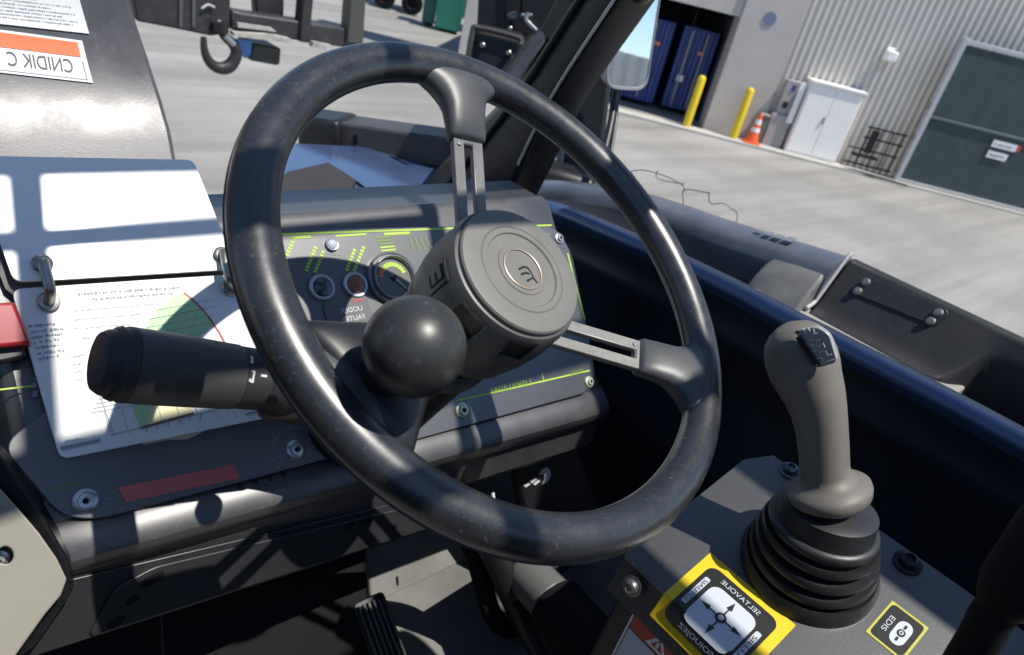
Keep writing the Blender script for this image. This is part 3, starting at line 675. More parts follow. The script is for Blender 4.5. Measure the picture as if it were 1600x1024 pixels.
for k in range(4): strip_text(mb, Pg(112 + k * 3, 560 + k * 12, .0006), Pg(132, 556 + k * 12, .0006), DU * .002, INKL)
mb.build("page_print", page, weld=False)
mb = MB(); tb = [D(x, y, 0) for x, y in ((222, 690), (318, 668), (314, 676), (292, 687), (262, 688), (222, 696))]
mb.prism([p + DN * .001 for p in tb], DN * .0028, PEDGE); mb.build("page_tab", bk)
# the page turned back over the rings
CT = math.radians(44); CN = V(0, -math.sin(CT), math.cos(CT)); CP = D(180, 432, .012)
def Cv(x, y, o=0): return on(x, y, CP + CN * o, CN)
cv = [Cv(x, y) for x, y in ((-70, 245), (298, 250), (354, 420), (345, 421), (18, 441), (-45, 300))]
cv = [Cv(x, y) for x, y in ((-70, 243), (302, 250), (356, 385), (362, 421), (22, 441), (-28, 300))]
cv = roundpoly(cv, .006)
mb = MB(); mb.prism([p - CN * .0024 for p in cv], CN * .0012, PEDGE); mb.prism([p - CN * .0011 for p in cv], CN * .0012, PAPER); mb.build("turned_page", bk)
# dark backing board seen in the gap
mb = MB(); q = [D(x, y, .0005) for x, y in ((8, 452), (-28, 360), (350, 395), (368, 440), (200, 465), (30, 470))]; mb.prism(q, DN * .0016, mat("backing_board", (.10, .09, .085), .6)); mb.build("backing_board", bk)
for a, b, c in (((66, 412), (75, 440), (76, 472)), ((347, 398), (356, 425), (360, 450))):
    mb = MB(); p0, p2 = Cv(*a, .002), Pg(*c, .001); p1 = on(b[0], b[1], (p0 + p2) / 2 + DN * .011, DN)
    mb.tube(bez([p0 - CN * .004, p0 + CN * .004, p1 + DU * .004, p1 - DU * .006, p2 + DN * .004, p2 - DN * .004], 5), .0034, STEEL, 16); rg = mb.build("ring", bk)
    mb = MB(); mb.lathe(p2 + DN * .0004, DN, [(.0062, 0), (.0066, .001), (.0058, .0022), (.0035, .0026)], STEEL, 24); mb.lathe(p0 - CN * .0005, CN, [(.0058, 0), (.0062, .001), (.0052, .002), (.0034, .0024)], STEEL, 24); mb.build("eyelet", rg)

# ------------------------------------------------------------------ boom cover with decals
bc = thing("boom_cover", V(.1, .75, -.3), "dark grey curved sheet metal cover with white warning decals, upper left behind the chart book", "cover")
# arc profile: nearly upright above, rolling toward the driver below
def bprof(t):   # t in metres along the sheet from the foot upward; returns y, z, normal
    y, z, a = .597, -.258, math.radians(40); n_ = 60; st_ = t / n_
    for i in range(n_):
        tt = st_ * i; a_ = math.radians(40) + math.radians(42) * min(1, max(0, (tt - .062) / .12))
        y += math.cos(a_) * st_; z += math.sin(a_) * st_
    return y, z, a_
def bpt(X, t, o=0): y, z, a = bprof(t); return V(X, y - math.sin(a) * o, z + math.cos(a) * o)
def bfind(x, y):      # where the sight line meets the sheet
    d = ray(x, y); best = None
    for i in range(0, 600):
        t = i * .001; p = bpt(0, t); k = p.y / d.y
        e = abs(d.z * k - p.z)
        if best is None or e < best[0]: best = (e, t, d.x * k)
    return best[2], best[1]
edge = [bfind(x, y) for x, y in ((278, 262), (268, 205), (252, 150), (232, 90), (212, 30), (196, -20))]
def edgeX(t):
    for (x0, t0), (x1, t1) in zip(edge, edge[1:]):
        if t0 <= t <= t1: return x0 + (x1 - x0) * (t - t0) / (t1 - t0)
    return edge[0][0] if t < edge[0][1] else edge[-1][0]
T_ = [i * .0125 for i in range(0, 41)]
mb = MB(); secs = []
for t in T_:
    xe = edgeX(t); secs.append([bpt(-.35, t), bpt(xe - .004, t), bpt(xe, t, -.003), bpt(xe, t, -.03), bpt(xe - .006, t, -.03), bpt(-.35, t, -.03)])
mb.loft(secs, COVER); mb.build("sheet", bc, angle=25)
def decal(name, corners, m, o=.0012):
    q = [bfind(*c) for c in corners]; mb = MB(); n_ = 8
    rows = []
    for i in range(n_ + 1):
        a = i / n_; l = [q[0][k] + (q[3][k] - q[0][k]) * a for k in (0, 1)]; r = [q[1][k] + (q[2][k] - q[1][k]) * a for k in (0, 1)]
        rows.append([bpt(l[0], l[1], o), bpt(r[0], r[1], o)])
    mb.loft(rows, m, closed=False, caps=False); return mb, q
d1, q1 = decal("a", ((-60, -30), (122, -8), (139, 54), (-60, 32)), STICK)
d1_ = d1.build("data_decal", bc)
def bq(q, u, v, o):
    l = [q[0][k] + (q[3][k] - q[0][k]) * v for k in (0, 1)]; r = [q[1][k] + (q[2][k] - q[1][k]) * v for k in (0, 1)]
    return bpt(l[0] + (r[0] - l[0]) * u, l[1] + (r[1] - l[1]) * u, o)
mb = MB()
for k in range(7):
    v = .26 + .095 * k; p, e = bq(q1, .06, v, .0016), bq(q1, (.62, .9, .72, .92, .8, .94, .88)[k], v, .0016); strip_text(mb, p, e, (bq(q1, .06, v - .04, .0016) - p), INK)
mb.build("decal_print", d1_, weld=False)
d2, q2 = decal("b", ((-80, 36), (128, 64), (145, 130), (-80, 105)), STICK); d2_ = d2.build("warning_decal", bc)
mb = MB(); n_ = 6
def patch(q, u0, u1, v0, v1, m, o):
    rows = [[bq(q, u0, v0 + (v1 - v0) * i / n_, o), bq(q, u1, v0 + (v1 - v0) * i / n_, o)] for i in range(n_ + 1)]; mb.loft(rows, m, closed=False, caps=False)
patch(q2, .02, .955, .06, .40, ORANGE, .0016)
patch(q2, .02, .965, .93, .945, INK, .0017); patch(q2, .955, .965, .5, .93, INK, .0017)
c = bq(q2, .63, .665, .0018); ex = (bq(q2, .8, .665, .0018) - bq(q2, .5, .665, .0018)).normalized(); ey = (bq(q2, .655, .5, .0018) - bq(q2, .655, .8, .0018)).normalized()
mb.text("CNIDIK C", c, ex, ey, .0155, mat("decal_letter", (.12, .12, .13), .6), mirror=True, fit=(bq(q2, .88, .66, 0) - bq(q2, .40, .66, 0)).length)
mb.build("warning_print", d2_, weld=False)

# ------------------------------------------------------------------ red rocker and side plate
t = thing("rocker_switch", D(5, 530), "red rocker switch at the left edge beside the chart book", "switch")
mb = MB(); c = D(0, 513, .004); q = [(-.024, -.013), (.0135, -.0155), (.0095, .0135), (-.024, .0155)]
mb.loft([[c + V(a * k, 0, 0) + DU * b * k + DN * o for a, b in q] for o, k in ((0, 1), (.009, 1), (.012, .93))], REDS); mb.build("cap", t, bevel=.002, seg=3)
mb = MB(); c = D(-2, 545, 0); mb.loft([[c + V(a, 0, 0) + DU * b + DN * o for a, b in ((-.02, -.012), (.013, -.010), (.0125, .02), (-.02, .02))] for o in (.0025, .008)], BLACK); mb.build("base", t, bevel=.003)
t = thing("side_plate", at(30, 880, .53), "beige grey painted steel bracket plate with a hole, lower left corner", "plate")
SN = V(-.25, -.86, .45).normalized(); SP = at(60, 900, .525)
def Sp(x, y, o=0): return on(x, y, SP + SN * o, SN)
hole = [(8 + 13 * math.cos(k * math.pi / 10), 868 + 14 * math.sin(k * math.pi / 10)) for k in range(20)]
ol = [(-90, 640), (-20, 742), (24, 790), (60, 832), (88, 872), (104, 905), (95, 930), (70, 960), (20, 1030), (-20, 1090), (-120, 1090)]
mb = MB(); k_ = mb.mi(BEIGE)
for o in (0, -.005):
    vs = [mb.bm.verts.new(Sp(x, y, o)) for x, y in ol]; hs = [mb.bm.verts.new(Sp(x, y, o)) for x, y in hole]
    es = [mb.bm.edges.new((vs[i], vs[(i + 1) % len(vs)])) for i in range(len(vs))] + [mb.bm.edges.new((hs[i], hs[(i + 1) % 20])) for i in range(20)]
    if o == 0: va, ha = vs, hs
    else:
        for i in range(len(vs)): mb.bm.faces.new((va[i], va[(i + 1) % len(vs)], vs[(i + 1) % len(vs)], vs[i]))
        for i in range(20): mb.bm.faces.new((ha[i], ha[(i + 1) % 20], hs[(i + 1) % 20], hs[i]))
    bmesh.ops.triangle_fill(mb.bm, use_beauty=True, edges=es)
mb.build("plate", t, bevel=.001)
mb = MB(); screw(mb, Sp(0, 873, -.014), SN, .006, ZINC, .006); mb.build("bolt", t)
mb = MB(); q = [Sp(x, y, -.03) for x, y in ((-120, 560), (8, 700), (60, 770), (112, 860), (116, 910), (60, 990), (-120, 1120))]; mb.prism(q, SN * .018, BLKPAINT); mb.build("side_channel", t, bevel=.002)

ROCK = [o for o in SC.objects if o.name == "rocker_switch"][0]; SIDEP = [o for o in SC.objects if o.name == "side_plate"][0]
resize(da, bk, bc, ROCK, SIDEP)

# ------------------------------------------------------------------ right hand console
PH = math.radians(17); KN = V(-math.sin(PH), 0, math.cos(PH)); KX = V(math.cos(PH), 0, math.sin(PH)); KP = ray(1113, 862) * .65
def K(x, y, o=0): return on(x, y, KP + KN * o, KN)
kc = thing("side_console", K(1260, 880) - V(0, 0, .3), "textured black steel side console right of the steering wheel, with yellow stickers", "console")
fl = K(975, 868); fr = K(1188, 697); fold0 = fl; 
yb = -.65
def bk_(p): return V(p.x, yb, p.z)
foldx = (K(1052, 937).x + fl.x) / 2; fl = fl + KX * ((foldx - fl.x) / KX.x)
fc = fl + (fr - fl) * .93
topo = [fl, fl + (fr - fl) * .86, fr - V(0, .015, 0), bk_(fr), bk_(fl)]
mb = MB(); SKH = .034; sk = V(-.28, 0, -1).normalized() * SKH
mb.prism([p - KN * .004 for p in topo], KN * .004, CONS)
mb.prism([fl - KN * .004, fl - KN * .004 + sk, bk_(fl) - KN * .004 + sk, bk_(fl) - KN * .004], V(.004, 0, 0), CONS)
f2 = fr - V(0, .0, 0)
mb.prism([fl - KN * .0041 + V(.005, -.0002, 0), fl + (fr - fl) * .86 - KN * .0041 - V(0, .0002, 0), fl + (fr - fl) * .86 - V(0, 0, .05), fl + V(.005, 0, -.05)], V(0, -.004, 0), CONS)
mb.build("top_plate", kc, bevel=.0025, seg=3)
mb = MB(); a0 = fl + sk + V(.006, -.010, -.004); lw = V(-.055, 0, -.55)
a1 = a0 + (fr - fl) * .9
mb.loft([[a0, a0 + lw, V(a0.x + lw.x, yb, a0.z + lw.z), V(a0.x, yb, a0.z)], [a1 - V(0, 0, .03), a1 + lw, V(a1.x + lw.x, yb, a1.z + lw.z), V(a1.x, yb, a1.z)]], CONSD); mb.build("lower_box", kc, bevel=.003)
SKN = V(-1, 0, .28).normalized()
SKP = fl + V(-.0035, 0, -.004)
# stickers are laid out on the sheet metal itself: s runs forward, t across, folding down over the edge
def lay(s, t, o):   # t metres to the right of the fold
    if t >= 0: return V(fl.x, 0, fl.z) + KX * t + V(0, s, 0) + KN * o
    return V(fl.x, s, fl.z) + KN * o + V(-.28, 0, -1).normalized() * (-t) + SKN * (o if t < -.004 else 0) + V(-.0032, 0, 0)
def clip(poly, keep):
    o = []
    for i in range(len(poly)):
        a, b = poly[i], poly[(i + 1) % len(poly)]; ka, kb = keep * a[1] >= 0, keep * b[1] >= 0
        if ka: o.append(a)
        if ka != kb:
            u = a[1] / (a[1] - b[1]); o.append((a[0] + (b[0] - a[0]) * u, 0.))
    return o
def sticker(mb, poly, m, o):
    for keep in (1, -1):
        q = clip(poly, keep)
        if len(q) > 2 and max(abs(a[1]) for a in q) > 1e-5:
            pts = []
            for a in q:
                t = a[1]
                if abs(t) < 1e-7: pts.append(lay(a[0], 0, o) if keep > 0 else lay(a[0], 0, o))
                else: pts.append(lay(a[0], t, o))
            mb.face(pts, m)
def kst(x, y): p = K(x, y); return p.y, (p.x - fl.x) / KX.x
sA, tA = kst(1110, 864); sB, _ = kst(1245, 976)
LEN = sA - sB; WID = LEN * .96
def loc(u, v): return (sA - LEN * u, tA - WID * v)     # u toward the driver, v down toward the fold
def rr(u0, u1, v0, v1, r):
    cu, cv_, w_, h_ = (u0 + u1) / 2, (v0 + v1) / 2, (u1 - u0) / 2, (v1 - v0) / 2
    return [loc(cu + a, cv_ + b) for a, b in rrect(w_, h_, r)]
mb = MB(); sticker(mb, rr(0, 1, 0, 1, .01), YEL, .0005); yk = mb.build("direction_sticker", kc, weld=False)
mb = MB(); sticker(mb, rr(.10, .90, .10, .90, .10), STKB, .0008); sticker(mb, rr(.25, .77, .25, .77, .10), LBLUE, .0011)
for a in ((.20, .60, .155, .215), (.20, .60, .80, .85)): pass
def on_st(p): return [q for q in [p]]
def stx(txt, u, v, du, size, fit, m, o=.0014, mirror=True):
    def mp(q):
        pl = []
        for x, y in q:
            if du == 'u': pl.append(loc(u + x, v - y))
            elif du == 'u-': pl.append(loc(u - x, v + y))
            else: pl.append(loc(u + y, v - x))
        out = []
        for keep in (1, -1):
            c_ = clip(pl, keep)
            if len(c_) > 2: out.append([lay(a[0], a[1], o) for a in c_])
        return out
    mb.text(txt, None, None, None, size, m, mirror=mirror, fit=fit, mp=mp)
sticker(mb, rr(.145, .205, .26, .66, .02), LBLUE, .0011); sticker(mb, rr(.80, .86, .34, .74, .02), LBLUE, .0011)
stx("SIAUTOJ", .175, .46, 'v', .058, .33, STKB); stx("SILLU", .83, .54, 'v', .058, .28, STKB)
stx("SELTAVOLIE", .50, .185, 'u', .075, .44, LBLUE); stx("SEOIUOJEZ", .50, .835, 'u', .075, .44, LBLUE)
cu, cv_ = .51, .51
for du, dv in ((1, 0), (-1, 0), (0, 1), (0, -1)):
    pu, pv = -dv, du
    def pt(a, b): return loc(cu + du * a + pu * b, cv_ + dv * a + pv * b)
    sticker(mb, [pt(.05, -.008), pt(.21, -.006), pt(.21, .006), pt(.05, .008)], STKB, .0014)
    sticker(mb, [pt(.13, -.03), pt(.135, .03), pt(.16, .022), pt(.235, 0), pt(.16, -.022)], STKB, .0016)
sticker(mb, [loc(cu + .055 * math.cos(k * math.pi / 10), cv_ + .055 * math.sin(k * math.pi / 10)) for k in range(20)], STKB, .0018)
sticker(mb, [loc(cu + .030 * math.cos(k * math.pi / 10), cv_ + .030 * math.sin(k * math.pi / 10)) for k in range(20)], LBLUE, .0021)
mb.build("sticker_print", yk, weld=False)
# small olive sticker
sA, tA = kst(1394, 939); sB, _ = kst(1449, 985); LEN = sA - sB; WID = LEN * 1.35
mb = MB(); sticker(mb, rr(0, 1, 0, 1, .02), YELD, .0005); ys = mb.build("small_sticker", kc, weld=False)
mb = MB(); sticker(mb, rr(.06, .94, .05, .95, .10), STKB, .0008); sticker(mb, rr(.42, .80, .22, .82, .17), LBLUE, .0011)
stx("EDIS", .25, .52, 'v', .19, .40, LBLUE)
sticker(mb, [loc(.61 + .10 * math.cos(k * math.pi / 8), .52 + .09 * math.sin(k * math.pi / 8)) for k in range(16)], STKB, .0014); sticker(mb, [loc(.61 + .055 * math.cos(k * math.pi / 8), .52 + .05 * math.sin(k * math.pi / 8)) for k in range(16)], LBLUE, .0017)
sticker(mb, rr(.585, .635, .50, .54, .01), STKB, .0019); sticker(mb, rr(.58, .64, .30, .40, .01), STKB, .0014); sticker(mb, rr(.58, .64, .64, .74, .01), STKB, .0014)
mb.build("sticker_print", ys, weld=False)
# danger label on the box below
BN = (V(-1, 0, 0) - lw.normalized() * V(-1, 0, 0).dot(lw.normalized())).normalized()
def Bx(x, y, o=0): return on(x, y, a0 + BN * o, BN)
b0 = Bx(996, 944, .0006); bs = V(0, -1, 0); bd = lw.normalized()
def bq2(u, v, o=0): return b0 + bs * u + bd * v + BN * o
mb = MB(); mb.face([bq2(a, b) for a, b in ((0, 0), (.10, 0), (.10, .15), (0, .15))], STICK); dk = mb.build("danger_label", kc, weld=False)
mb = MB(); mb.face([bq2(a, b, .0003) for a, b in ((.002, .003), (.098, .003), (.098, .147), (.002, .147))], STKB); mb.face([bq2(a, b, .0005) for a, b in ((.003, .004), (.097, .004), (.097, .024), (.003, .024))], REDW); mb.face([bq2(a, b, .0005) for a, b in ((.003, .0255), (.097, .0255), (.097, .146), (.003, .146))], LBLUE)
mb.face([bq2(a, b, .0007) for a, b in ((.020, .0225), (.042, .0225), (.031, .0055))], STICK); mb.face([bq2(a, b, .0009) for a, b in ((.025, .020), (.037, .020), (.031, .0105))], REDW); mb.face([bq2(a, b, .0011) for a, b in ((.0297, .0190), (.0323, .0190), (.0323, .0128), (.0297, .0128))], STICK)
mb.face([bq2(a, b, .0007) for a, b in ((.052, .007), (.090, .007), (.090, .021), (.052, .021))], STICK)
mb.face([bq2(a, b, .0007) for a, b in ((.030, .032), (.093, .032), (.093, .09), (.030, .09))], STKB); mb.face([bq2(a, b, .0009) for a, b in ((.0315, .0335), (.0915, .0335), (.0915, .0885), (.0315, .0885))], STICK)
mb.build("label_print", dk, weld=False)
def button_bolt(name, c, ax, r, m=BLACK):
    mb = MB(); mb.lathe(c, ax, [(r * 1.35, 0), (r * 1.35, r * .18), (r * 1.0, r * .22), (r * .98, r * .45), (r * .8, r * .8), (r * .5, r * .95), (r * .45, r * .7), (0, r * .7)], m, 28); return mb.build(name, kc)
button_bolt("screw", K(1234, 736, .0003), KN, .0072, mat("blued_screw", (.10, .12, .15), .25, metal=.7)); button_bolt("screw", K(1418, 880, .0003), KN, .0085, mat("black_screw", (.015, .016, .02), .25, metal=.3))
button_bolt("screw", on(988, 916, fl + SKN * .003, SKN), SKN, .0065, STEEL)

# ------------------------------------------------------------------ joystick
jb = K(1262, 884); jd = jb.normalized(); JW = V(jd.x, jd.y, 0).normalized()    # joystick plane faces the driver
def J(x, y, o=0): return on(x, y, jb - JW * o, JW)
js = thing("joystick", jb, "grey ergonomic joystick with a thumb roller, standing in a black rubber bellows on the console", "joystick")
jt = J(1298, 786); ax = (jt - jb); AL = ax.length; ax.normalize()
mb = MB(); pf = []; R0, R1 = .0508, .0355
pf = [(R0 + .003, -.006), (R0 + .004, .004), (R0 + .001, .010)]
steps = [(.14, .0508, .0445), (.30, .0488, .0425), (.46, .0462, .0400), (.60, .0432, .0385)]
for i, (f_, ro, ri) in enumerate(steps):
    h0 = AL * f_
    pf += [(ri, h0 - .0035), (ri + .0005, h0 - .001), (ro - .001, h0 + .0025), (ro, h0 + .0055), (ro - .0015, h0 + .0085)]
pf += [(.0385, AL * .74), (.0378, AL * .80), (.0368, AL * .96), (.030, AL * 1.0)]
ca = KN * .55 + ax * .45
secs = []
for r, h in pf:
    k = min(1, max(0, h / AL)); a_ = (KN * (1 - k) + ax * k).normalized(); u_ = a_.orthogonal().normalized(); v_ = a_.cross(u_); c = jb + ax * h
    secs.append([c + (u_ * math.cos(q) + v_ * math.sin(q)) * r for q in [2 * math.pi * i / 64 for i in range(64)]])
mb.loft(secs, BOOT); mb.build("bellows", js, angle=60)
def jsec(xl, yl, xr, yr, dep, p=2.4, n=40, o=0):
    a, b = J(xl, yl, o), J(xr, yr, o); c = (a + b) / 2; e = (b - a) / 2; f_ = -JW
    return [c + e * math.copysign(abs(math.cos(q)) ** (2 / p), math.cos(q)) + f_ * dep * math.copysign(abs(math.sin(q)) ** (2 / p), math.sin(q)) for q in [2 * math.pi * i / n for i in range(n)]]
mb = MB(); secs = [jsec(1246, 772, 1352, 792, .030, 2.1), jsec(1236, 766, 1362, 784, .0355, 2.1), jsec(1233, 758, 1363, 774, .0365, 2.1), jsec(1238, 752, 1360, 765, .0345, 2.1), jsec(1248, 749, 1343, 757, .028, 2.1), jsec(1252, 744, 1330, 747, .0215, 2.2)]
prof = [(1253, 735, 1326, 737, .0215), (1251, 700, 1325, 702, .021), (1246, 668, 1323, 666, .021), (1240, 645, 1321, 638, .022), (1231, 626, 1318, 612, .0235), (1219, 606, 1313, 588, .025), (1208, 588, 1310, 566, .026), (1201, 570, 1306, 549, .026), (1198, 552, 1299, 534, .0255), (1199, 537, 1289, 522, .0245), (1205, 523, 1276, 512, .0215), (1214, 513, 1262, 506, .016), (1224, 507, 1250, 504, .008)]
prof_s = []
for i in range(len(prof) - 1):
    for k in range(3):
        t = k / 3; prof_s.append(tuple(prof[i][q] + (prof[i + 1][q] - prof[i][q]) * t for q in range(5)))
prof_s.append(prof[-1])
secs += [jsec(*q) for q in prof_s]
mb.loft(secs, JOY); mb.build("handle", js, angle=80)
# switch panel let into the head
oo = .0262
pc = [J(1241, 517, oo), J(1276, 510, oo), J(1296, 522, oo), J(1309, 566, oo), J(1279, 575, oo)]
pc = roundpoly(pc, .004); cN = -JW
mb = MB(); mb.prism([p - cN * .005 for p in pc], cN * .0058, JPAN); jp = mb.build("switch_panel", js, bevel=.0006)
mb = MB(); q = [J(1243, 528, oo + .0012), J(1252, 523, oo + .0012), J(1282, 567, oo + .0012), J(1272, 572, oo + .0012)]; mb.prism(q, cN * .0012, BLACK); mb.build("roller_slot", jp, bevel=.0008)
for x, y in ((1244, 519), (1278, 571)):
    mb = MB(); mb.prism([J(x - 3, y + 2, oo + .001), J(x + 1, y - 3, oo + .001), J(x + 5, y + 2, oo + .001)], cN * .0008, STKB); mb.build("arrow", jp)
mb = MB()
def jl(x0, y0, x1, y1, wd=.0007): mb.tube([J(x0, y0, oo + .0012), J(x1, y1, oo + .0012)], wd * .5, WPRINT, 5)
for a in ((1254, 513, 1260, 521), (1260, 521, 1256, 522), (1262, 512, 1266, 518), (1271, 514, 1272, 522), (1272, 522, 1277, 521), (1264, 532, 1270, 531), (1267, 541, 1273, 539), (1270, 550, 1276, 548), (1275, 533, 1281, 531), (1278, 542, 1284, 540), (1281, 551, 1287, 549), (1277, 561, 1284, 559), (1284, 559, 1286, 565), (1286, 536, 1289, 543), (1290, 548, 1293, 556), (1293, 556, 1299, 554), (1288, 566, 1302, 562)): jl(*a)
mb.build("panel_print", jp, weld=False)
# black lever at the lower right corner
t = thing("hand_lever", at(1560, 1010, .47), "black hand lever with a tapered grip leaning in at the lower right corner", "lever")
l0, l1, l2 = at(1505, 1040, .50), at(1566, 942, .468), at(1690, 780, .43)
mb = MB(); lx = (l2 - l1).normalized(); mb.lathe(l1, lx, [(.009, -.004), (.0125, 0), (.0160, .012), (.0172, .05), (.0165, .10), (.013, .13), (0, .135)], BLACKM, 36); mb.build("grip", t)
mb = MB(); mb.tube(bez([l1 + lx * .01, l1 - lx * .012, (l0 + l1) / 2, l0, l0 + (l0 - l1).normalized() * ((KP - l0).dot(KN) / (l0 - l1).normalized().dot(KN) + .01)], 6), .0105, BLACKM, 20); mb.build("shaft", t)
mb = MB(); q = on(1568, 880, l1 - l1.normalized() * .02, l1.normalized()); e = on(1600, 842, l1 - l1.normalized() * .02, l1.normalized()); mb.tube([q, e, e * 2 - q], .0016, YELD, 8); mb.build("marking", t)

# ------------------------------------------------------------------ right cab side: sill and inner panel
XS = .80
ss = thing("side_wall", V(XS, .3, -1.0), "dark moulded right side of the cab with a sill ledge coloured with blue sky sheen, behind the joystick", "cab side")
sp_ = [(740, 274), (800, 297), (880, 318), (960, 350), (1040, 384), (1100, 412), (1160, 441), (1230, 478), (1300, 513), (1400, 564), (1500, 615), (1600, 668), (1720, 732)]
sp3 = bez([onX(x, y, XS) for x, y in sp_], 5)
sp3 = [V(XS, p.y, p.z) for p in sp3]; sp3 += [V(XS, sp3[-1].y - .5, sp3[-1].z)]
mb = MB(); secs = []
for p in sp3:
    q = [(-.012, -.020), (-.0135, -.017), (-.0125, -.0125), (-.0095, -.0085), (-.004, -.0062), (.014, -.0050), (.0175, -.008), (.0185, -.02), (.0185, -.06)]
    secs.append([V(p.x + a, p.y, p.z + b) for a, b in q])
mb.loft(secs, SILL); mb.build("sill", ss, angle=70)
mb = MB(); secs = []
for p in sp3:
    z = p.z - .016; q = [(-.0095, z), (.002, z - .03), (.003, z - .05), (.001, z - .056), (.001, z - .07), (.006, z - .078), (.012, -.56), (.004, -.575), (.004, -.60), (.014, -.615), (.03, -1.06), (.05, -1.06), (.016, z - .05), (.016, z)]
    secs.append([V(p.x + a, p.y, b) for a, b in q])
mb.loft(secs, WALLP); mb.build("inner_panel", ss, angle=45)
# ------------------------------------------------------------------ engine cover outside the cab
ec = thing("engine_cover", V(1.15, .3, -.9), "dark dusty engine cover with a bolted plate, outside the right cab sill", "engine cover")
XO = 1.2
rail = [onX(x, y, XO) for x, y in ((800, 283), (860, 281), (930, 287), (1000, 300), (1070, 321), (1140, 345), (1235, 374), (1326, 402))]
rail = bez(rail, 4)
mb = MB(); secs = []
for p in rail:
    q = [(.10, -.5), (.10, -.06), (.07, -.03), (.012, -.002), (-.010, .0), (-.035, -.008), (-.048, -.022), (-.052, -.045), (-.055, -.16), (-.06, -.5)]
    secs.append([V(p.x + a, p.y, p.z + b) for a, b in q])
mb.loft(secs, RAILM); mb.build("outer_rail", ec, angle=60)
mb = MB(); ra, rb = onX(1192, 357, XO), onX(1262, 378, XO)
ra, rb = V(XO - .030, ra.y, ra.z), V(XO - .030, rb.y, rb.z)
strip_text(mb, ra + V(0, 0, -.0020), rb + V(0, 0, -.0020), V(.022, 0, .0042), mat("faded_print", (.17, .18, .21), .5)); mb.build("faded_print", ec, weld=False)
pe = rail[-1]; Y0 = pe.y
mb = MB(); ztop = pe.z
def bprof2(k):
    return [(XO + .10, -.5), (XO + .10, -.075), (XO + .06, -.028), (XO + .008, .0), (XO - .004, -.002), (XO - .006 - .039 * k, -.012 - .056 * k), (XO - .008 - .046 * k, -.018 - .061 * k), (XO - .010 - .056 * k, -.03 - .058 * k), (XO - .012 - .062 * k, -.09), (XO - .015 - .064 * k, -.34)]
secs = [[V(x, y, ztop + z) for x, z in bprof2(k)] for y, k in ((Y0 - .004, 1), (Y0 - .01, 1), (Y0 - .1, 1), (.215, 1), (.20, .97), (.188, .88), (.178, .72), (.170, .5), (.163, .28), (.155, .16), (.14, .1), (0, .08), (-.6, .08))]
mb.loft(secs, BOXM); mb.build("side_box", ec, bevel=.008, seg=3, angle=50)
# pale end block between rail and box
mb = MB()
secs = [[V(XO + .08, y, ztop - .4), V(XO + .08, y, ztop - .05), V(XO, y, ztop - .003 - d), V(XO - .03, y, ztop - .010 - d), V(XO - .075, y, ztop - .055 - d), V(XO - .10, y, ztop - .10 - d), V(XO - .11, y, ztop - .4)] for y, d in ((Y0 + .004, 0), (Y0 + .05, .006), (Y0 + .095, .014), (Y0 + .11, .03))]
mb.loft(secs, mat("end_block_paint", (.19, .187, .18), .42, bump=.15, bscale=300, var=.2, vscale=15)); mb.build("end_block", ec, bevel=.006, seg=2, angle=50)
mb = MB(); tp = [V(XO + .004, Y0, ztop + .002), V(XO - .005, Y0, ztop + .001), V(XO - .044, Y0, ztop - .064), V(XO - .054, Y0, ztop - .078), V(XO - .075, Y0, ztop - .085)]
mb.tube(bez(tp, 4), .0034, mat("edge_highlight", (.45, .45, .44), .35), 10); mb.build("edge_highlight", ec)  # pale tube drawn in as the sun's highlight along the box rim
mb = MB(); mb.abox(.84, XO - .06, Y0 + .10, 1.1, ztop - .26, ztop - .25, BOXM); mb.build("recess_floor", ec)
mb = MB(); mb.abox(.84, XO - .03, .16, Y0 + .09, ztop - .115, ztop - .092, mat("step_floor", (.27, .26, .24), .7, var=.15, vscale=8)); mb.build("step_floor", ec, bevel=.003)
# bolted plate on the sloping top of the box
e0, e1 = V(XO - .004, 0, ztop - .002), V(XO - .045, 0, ztop - .068); TN = (e1 - e0).cross(V(0, -1, 0)).normalized(); TN = TN if TN.z > 0 else -TN
def Tb(x, y, o=0): return on(x, y, e0 + TN * o, TN)
pl_ = [Tb(x, y) for x, y in ((1356, 434), (1480, 484), (1482, 493), (1463, 508), (1452, 507), (1331, 458))]
mb = MB(); mb.prism([p + TN * .0003 for p in roundpoly(pl_, .008)], TN * .0028, BOXM); mb.build("bolted_plate", ec, bevel=.0008)
for x, y in ((1353, 441), (1340, 455), (1466, 489), (1454, 502)):
    mb = MB(); c = Tb(x, y, .0029); mb.lathe(c, TN, [(.0068, 0), (.0068, .0015), (.0056, .002), (.0056, .005), (.0045, .0065), (.0, .007)], STEEL, 20); mb.build("bolt", ec)
WIRE = mat('wire_grey', (.10, .10, .10), .5)
# loose wires behind the cover
t = thing("wire_bundle", V(1.5, 1.0, -.9), "thin twisted black wires standing up behind the engine cover rail", "wires")
mb = MB()
for pts in (((985, 268), (1005, 266), (1030, 272), (1050, 280), (1068, 292), (1066, 304)), ((1028, 266), (1026, 278), (1046, 284), (1070, 288)), ((1108, 300), (1110, 318), (1130, 318), (1143, 326)), ((1066, 300), (1076, 296), (1108, 302))):
    mb.tube(bez([at(x, y, 1.75) for x, y in pts], 5), .0013, WIRE, 6)
mb.tube(bez([at(1066, 304, 1.75), at(1066, 330, 1.74), V(1.33, .8, -.6)], 4), .0013, WIRE, 6); mb.tube(bez([at(985, 268, 1.75), at(990, 300, 1.74), V(1.3, 1.0, -.65)], 4), .0013, WIRE, 6); mb.tube(bez([at(1143, 326, 1.75), at(1150, 350, 1.72), V(1.32, .7, -.6)], 4), .0013, WIRE, 6)
mb.build("wire", t)
